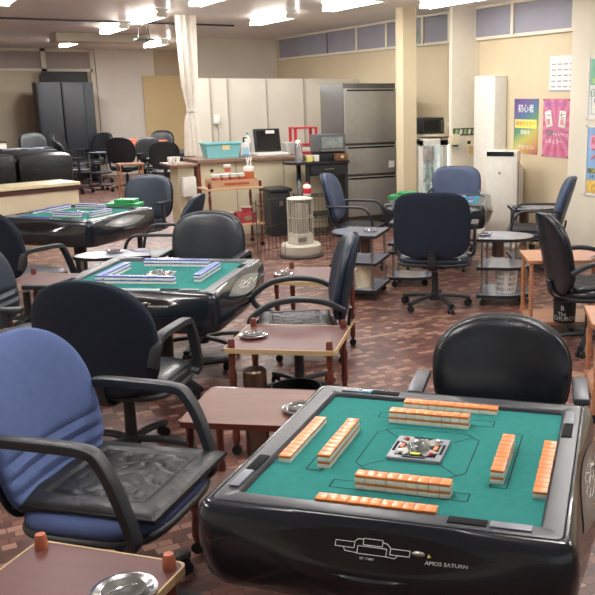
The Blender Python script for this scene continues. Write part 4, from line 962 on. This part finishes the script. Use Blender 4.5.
for x, w, z, lb in ((2.83, .48, 2.06, 'tall black cabinet with a flat front, left of the pair at the far wall'), (3.30, .44, 2.06, 'tall black cabinet with a flat front, right of the pair at the far wall')):
    t = thing('black_cabinet', lb, 'cabinet', (x, 19.4, 0)); B().box((0, 0, z/2), (w-.01, .6, z), bev=.008).build('carcass', m_cab, t); B().box((0, -.31, z/2), (w-.05, .02, z-.08), bev=.004).build('door', m_cab if x < 3 else mat('cabdoor2', '#181b21', .5), t)
t = thing('black_cabinet', 'narrow black cabinet side panel beside the white board', 'cabinet', (3.63, 19.5, 0)); B().box((0, 0, 1.03), (.2, .6, 2.06), bev=.008).build('carcass', m_cab, t)
t = thing('dark_screen', 'dark blank panel standing above the black cabinets at the far wall', 'panel', (3.35, 20.2, 0)); B().box((0, 0, 1.15), (.95, .05, 2.3)).build('board', m_blackmat, t, smooth=False)
t = thing('white_drawer_unit', 'low white unit at the far wall on the left edge', 'cabinet', (1.55, 18.6, 0)); B().box((0, 0, .45), (.6, .4, .9), bev=.01).build('carcass', m_white, t); B().box((0, 0, .91), (.62, .42, .02)).build('top', m_maroon, t)

# back area tables
t = thing('cluttered_table', 'dark mahjong table covered with magazines behind the sofa', 'table', (2.0, 16.8, 0)); 
B().box((0, 0, .78), (.95, .95, .14), bev=.04).build('body', m_blackpl, t); B().cyl((0, 0, .05), (0, 0, .72), .06).build('pedestal', m_blackpl, t); B().box((0, 0, .04), (.6, .6, .06), bev=.02).build('foot', m_blackpl, t)
for i in range(6):
    o = thing('magazine', 'magazine lying open on the dark table behind the sofa', 'magazine', (1.68+.13*i, 16.6+.12*(i % 3), .852), rz=i*.7, group='magazines on the dark table'); B().box((0, 0, .012), (.2, .28, .02), bev=.003).build('cover', mat('mag%d' % (i % 3), ('#9aa4b0', '#c9cdd0', '#5a6a80')[i % 3], .4), o)
t = thing('mahjong_table', 'mahjong table under a folded orange cover in the far back room', 'mahjong table', (4.4, 18.1, 0), D(-20))
B().box((0, 0, .68), (.98, .98, .2), bev=.05).build('body', m_blackpl, t); B().cyl((0, 0, .05), (0, 0, .6), .06).build('pedestal', m_blackpl, t); B().box((0, 0, .04), (.7, .7, .06), bev=.02).build('foot', m_blackpl, t)
t = thing('table_cover', 'orange red folded cover lying on the far back mahjong table', 'cover', (4.4, 18.1, .782), D(-20)); B().box((0, 0, .04), (.95, .9, .08), bev=.02).build('cloth', m_orangecov, t); B().box((-.2, -.2, .1), (.4, .3, .06), bev=.02).build('fold', m_orangecov, t)
t = thing('mahjong_table', 'dark mahjong table behind the curtain among stacked black chairs', 'mahjong table', (4.8, 15.9, 0), D(-30))
B().box((0, 0, .66), (.98, .98, .2), bev=.05).build('body', m_blackpl, t); B().cyl((0, 0, .05), (0, 0, .6), .06).build('pedestal', m_blackpl, t); B().box((0, 0, .04), (.7, .7, .06), bev=.02).build('foot', m_blackpl, t); B().box((0, 0, .765), (.8, .8, .01)).build('cover_board', m_blackpl, t)
put_sail('small chrome-legged side table in the far back room beside the black cabinets', (3.1, 17.2), (3.4, 17.5), (3.5, 17.1), h=.72, bin_=False)
t = thing('wooden_stool', 'light wooden table with thin legs between the far dark chairs', 'table', (3.52, 15.5, 0)); B().box((0, 0, .60), (.45, .3, .03), bev=.005).build('tabletop', m_orange_top, t)
for x in (-.19, .19):
    for y in (-.12, .12): B().cyl((x, y, 0), (x, y, .59), .015).build('leg', m_orange, t)
fm = m_leather; fd = mat('far_dark_vinyl', '#1a1d22', .4)
far = make_chair('dark office chair seen from its side left of the far chrome-legged side table', fd, fd, (2.83, 16.9), D(10), w=.5, top=.98, arm='post')
for (x, y, a, s, lb) in ((3.02, 17.9, -30, 1.1, 'dark grey office chair turned half towards the camera in front of the black cabinets'),
    (3.74, 16.75, 60, 1.05, 'black office chair with its back to the camera left of the light wooden table'),
    (4.12, 15.4, 75, 1.02, 'dark office chair seen from behind right of the light wooden table'),
    (4.95, 18.9, 240, 1.05, 'black office chair behind the orange covered table'),
    (5.1, 17.1, 200, 1.0, 'dark chair behind the curtain, furthest right in the back room'),
    (4.3, 16.95, -90, 1.0, 'dark office chair between the orange covered table and the dark table'),
    (2.45, 18.6, -80, 1.1, 'black office chair standing in front of the left black cabinet'),
    (1.25, 15.5, 20, 1.0, 'dark office chair behind the sofa at the left edge of the photo'),
    (3.55, 18.7, 220, 1.05, 'dark grey office chair left of the orange covered table')):
    dup(far, (x, y, 0), D(a)-PI/2, lb, scale=s)

# exit sign and small hanging heater on the ceiling
t = thing('exit_sign', 'green and white emergency exit sign hanging near the right wall blinds', 'sign', (6.1, 10.1, 2.5)); B().box((0, 0, 0), (.2, .03, .2), bev=.006).build('case', m_white, t); B().box((0, -.017, 0), (.15, .003, .15)).build('sign_face', mat('exit_green', '#3aa77a', .4), t)
b = B(); b.sphere((0, -.02, .045), .014, (1, .1, 1)).box((0, -.02, .01), (.022, .003, .045), Matrix.Rotation(.3, 4, 'Y')).box((.015, -.02, -.03), (.012, .003, .05), Matrix.Rotation(-.5, 4, 'Y')).box((-.02, -.02, -.03), (.012, .003, .05), Matrix.Rotation(.7, 4, 'Y')); b.build('running_figure', m_white, t); B().box((0, 0, .19), (.02, .02, .18)).build('hanger', m_white, t)
t = thing('air_conditioner', 'cream ceiling-mounted air conditioner beside the far light', 'air conditioner', (3.2, 15.6, CEIL)); B().box((0, 0, -.07), (1.5, .7, .14), bev=.02).build('casing', m_fix, t); B().box((0, -.33, -.1), (1.3, .03, .04)).build('louvre', m_slot, t)
t = thing('ceiling_speaker', 'small dark projector bracket hanging from the ceiling', 'bracket', (3.3, 13.0, CEIL)); B().cyl((-.05, 0, 0), (-.08, 0, -.22), .008).cyl((.05, 0, 0), (.08, 0, -.22), .008).box((0, 0, -.23), (.26, .16, .025), bev=.008).build('frame', m_blackpl, t)

# ------------------------------------------------------------------ world, camera, colour
w = bpy.data.worlds.new('World'); bpy.context.scene.world = w; w.use_nodes = True
w.node_tree.nodes['Background'].inputs['Color'].default_value = (.95, .97, 1, 1); w.node_tree.nodes['Background'].inputs['Strength'].default_value = .6
p, r, A = D(13.42), D(-.5), D(30)
F = Vector((0, math.cos(p), -math.sin(p))); U = Vector((0, math.sin(p), math.cos(p))); X = Vector((1, 0, 0))
x2 = X*math.cos(r)+U*math.sin(r); u2 = -X*math.sin(r)+U*math.cos(r)
Rz = Matrix.Rotation(-A, 3, 'Z'); x2, u2, F = Rz @ x2, Rz @ u2, Rz @ F
cam = bpy.data.cameras.new('camera'); co = bpy.data.objects.new('camera', cam); C.objects.link(co)
co.matrix_world = Matrix(((x2.x, u2.x, -F.x, 0), (x2.y, u2.y, -F.y, 0), (x2.z, u2.z, -F.z, 1.75), (0, 0, 0, 1)))
cam.sensor_width = 36; cam.lens = 850/595*36; cam.shift_x = -(396.7-297.5)/595; cam.clip_start = .05
sc = bpy.context.scene; sc.camera = co
sc.view_settings.view_transform = 'Standard'; sc.view_settings.look = 'None'; sc.view_settings.gamma = 1; sc.view_settings.use_curve_mapping = False
sc.view_settings.exposure = -.02
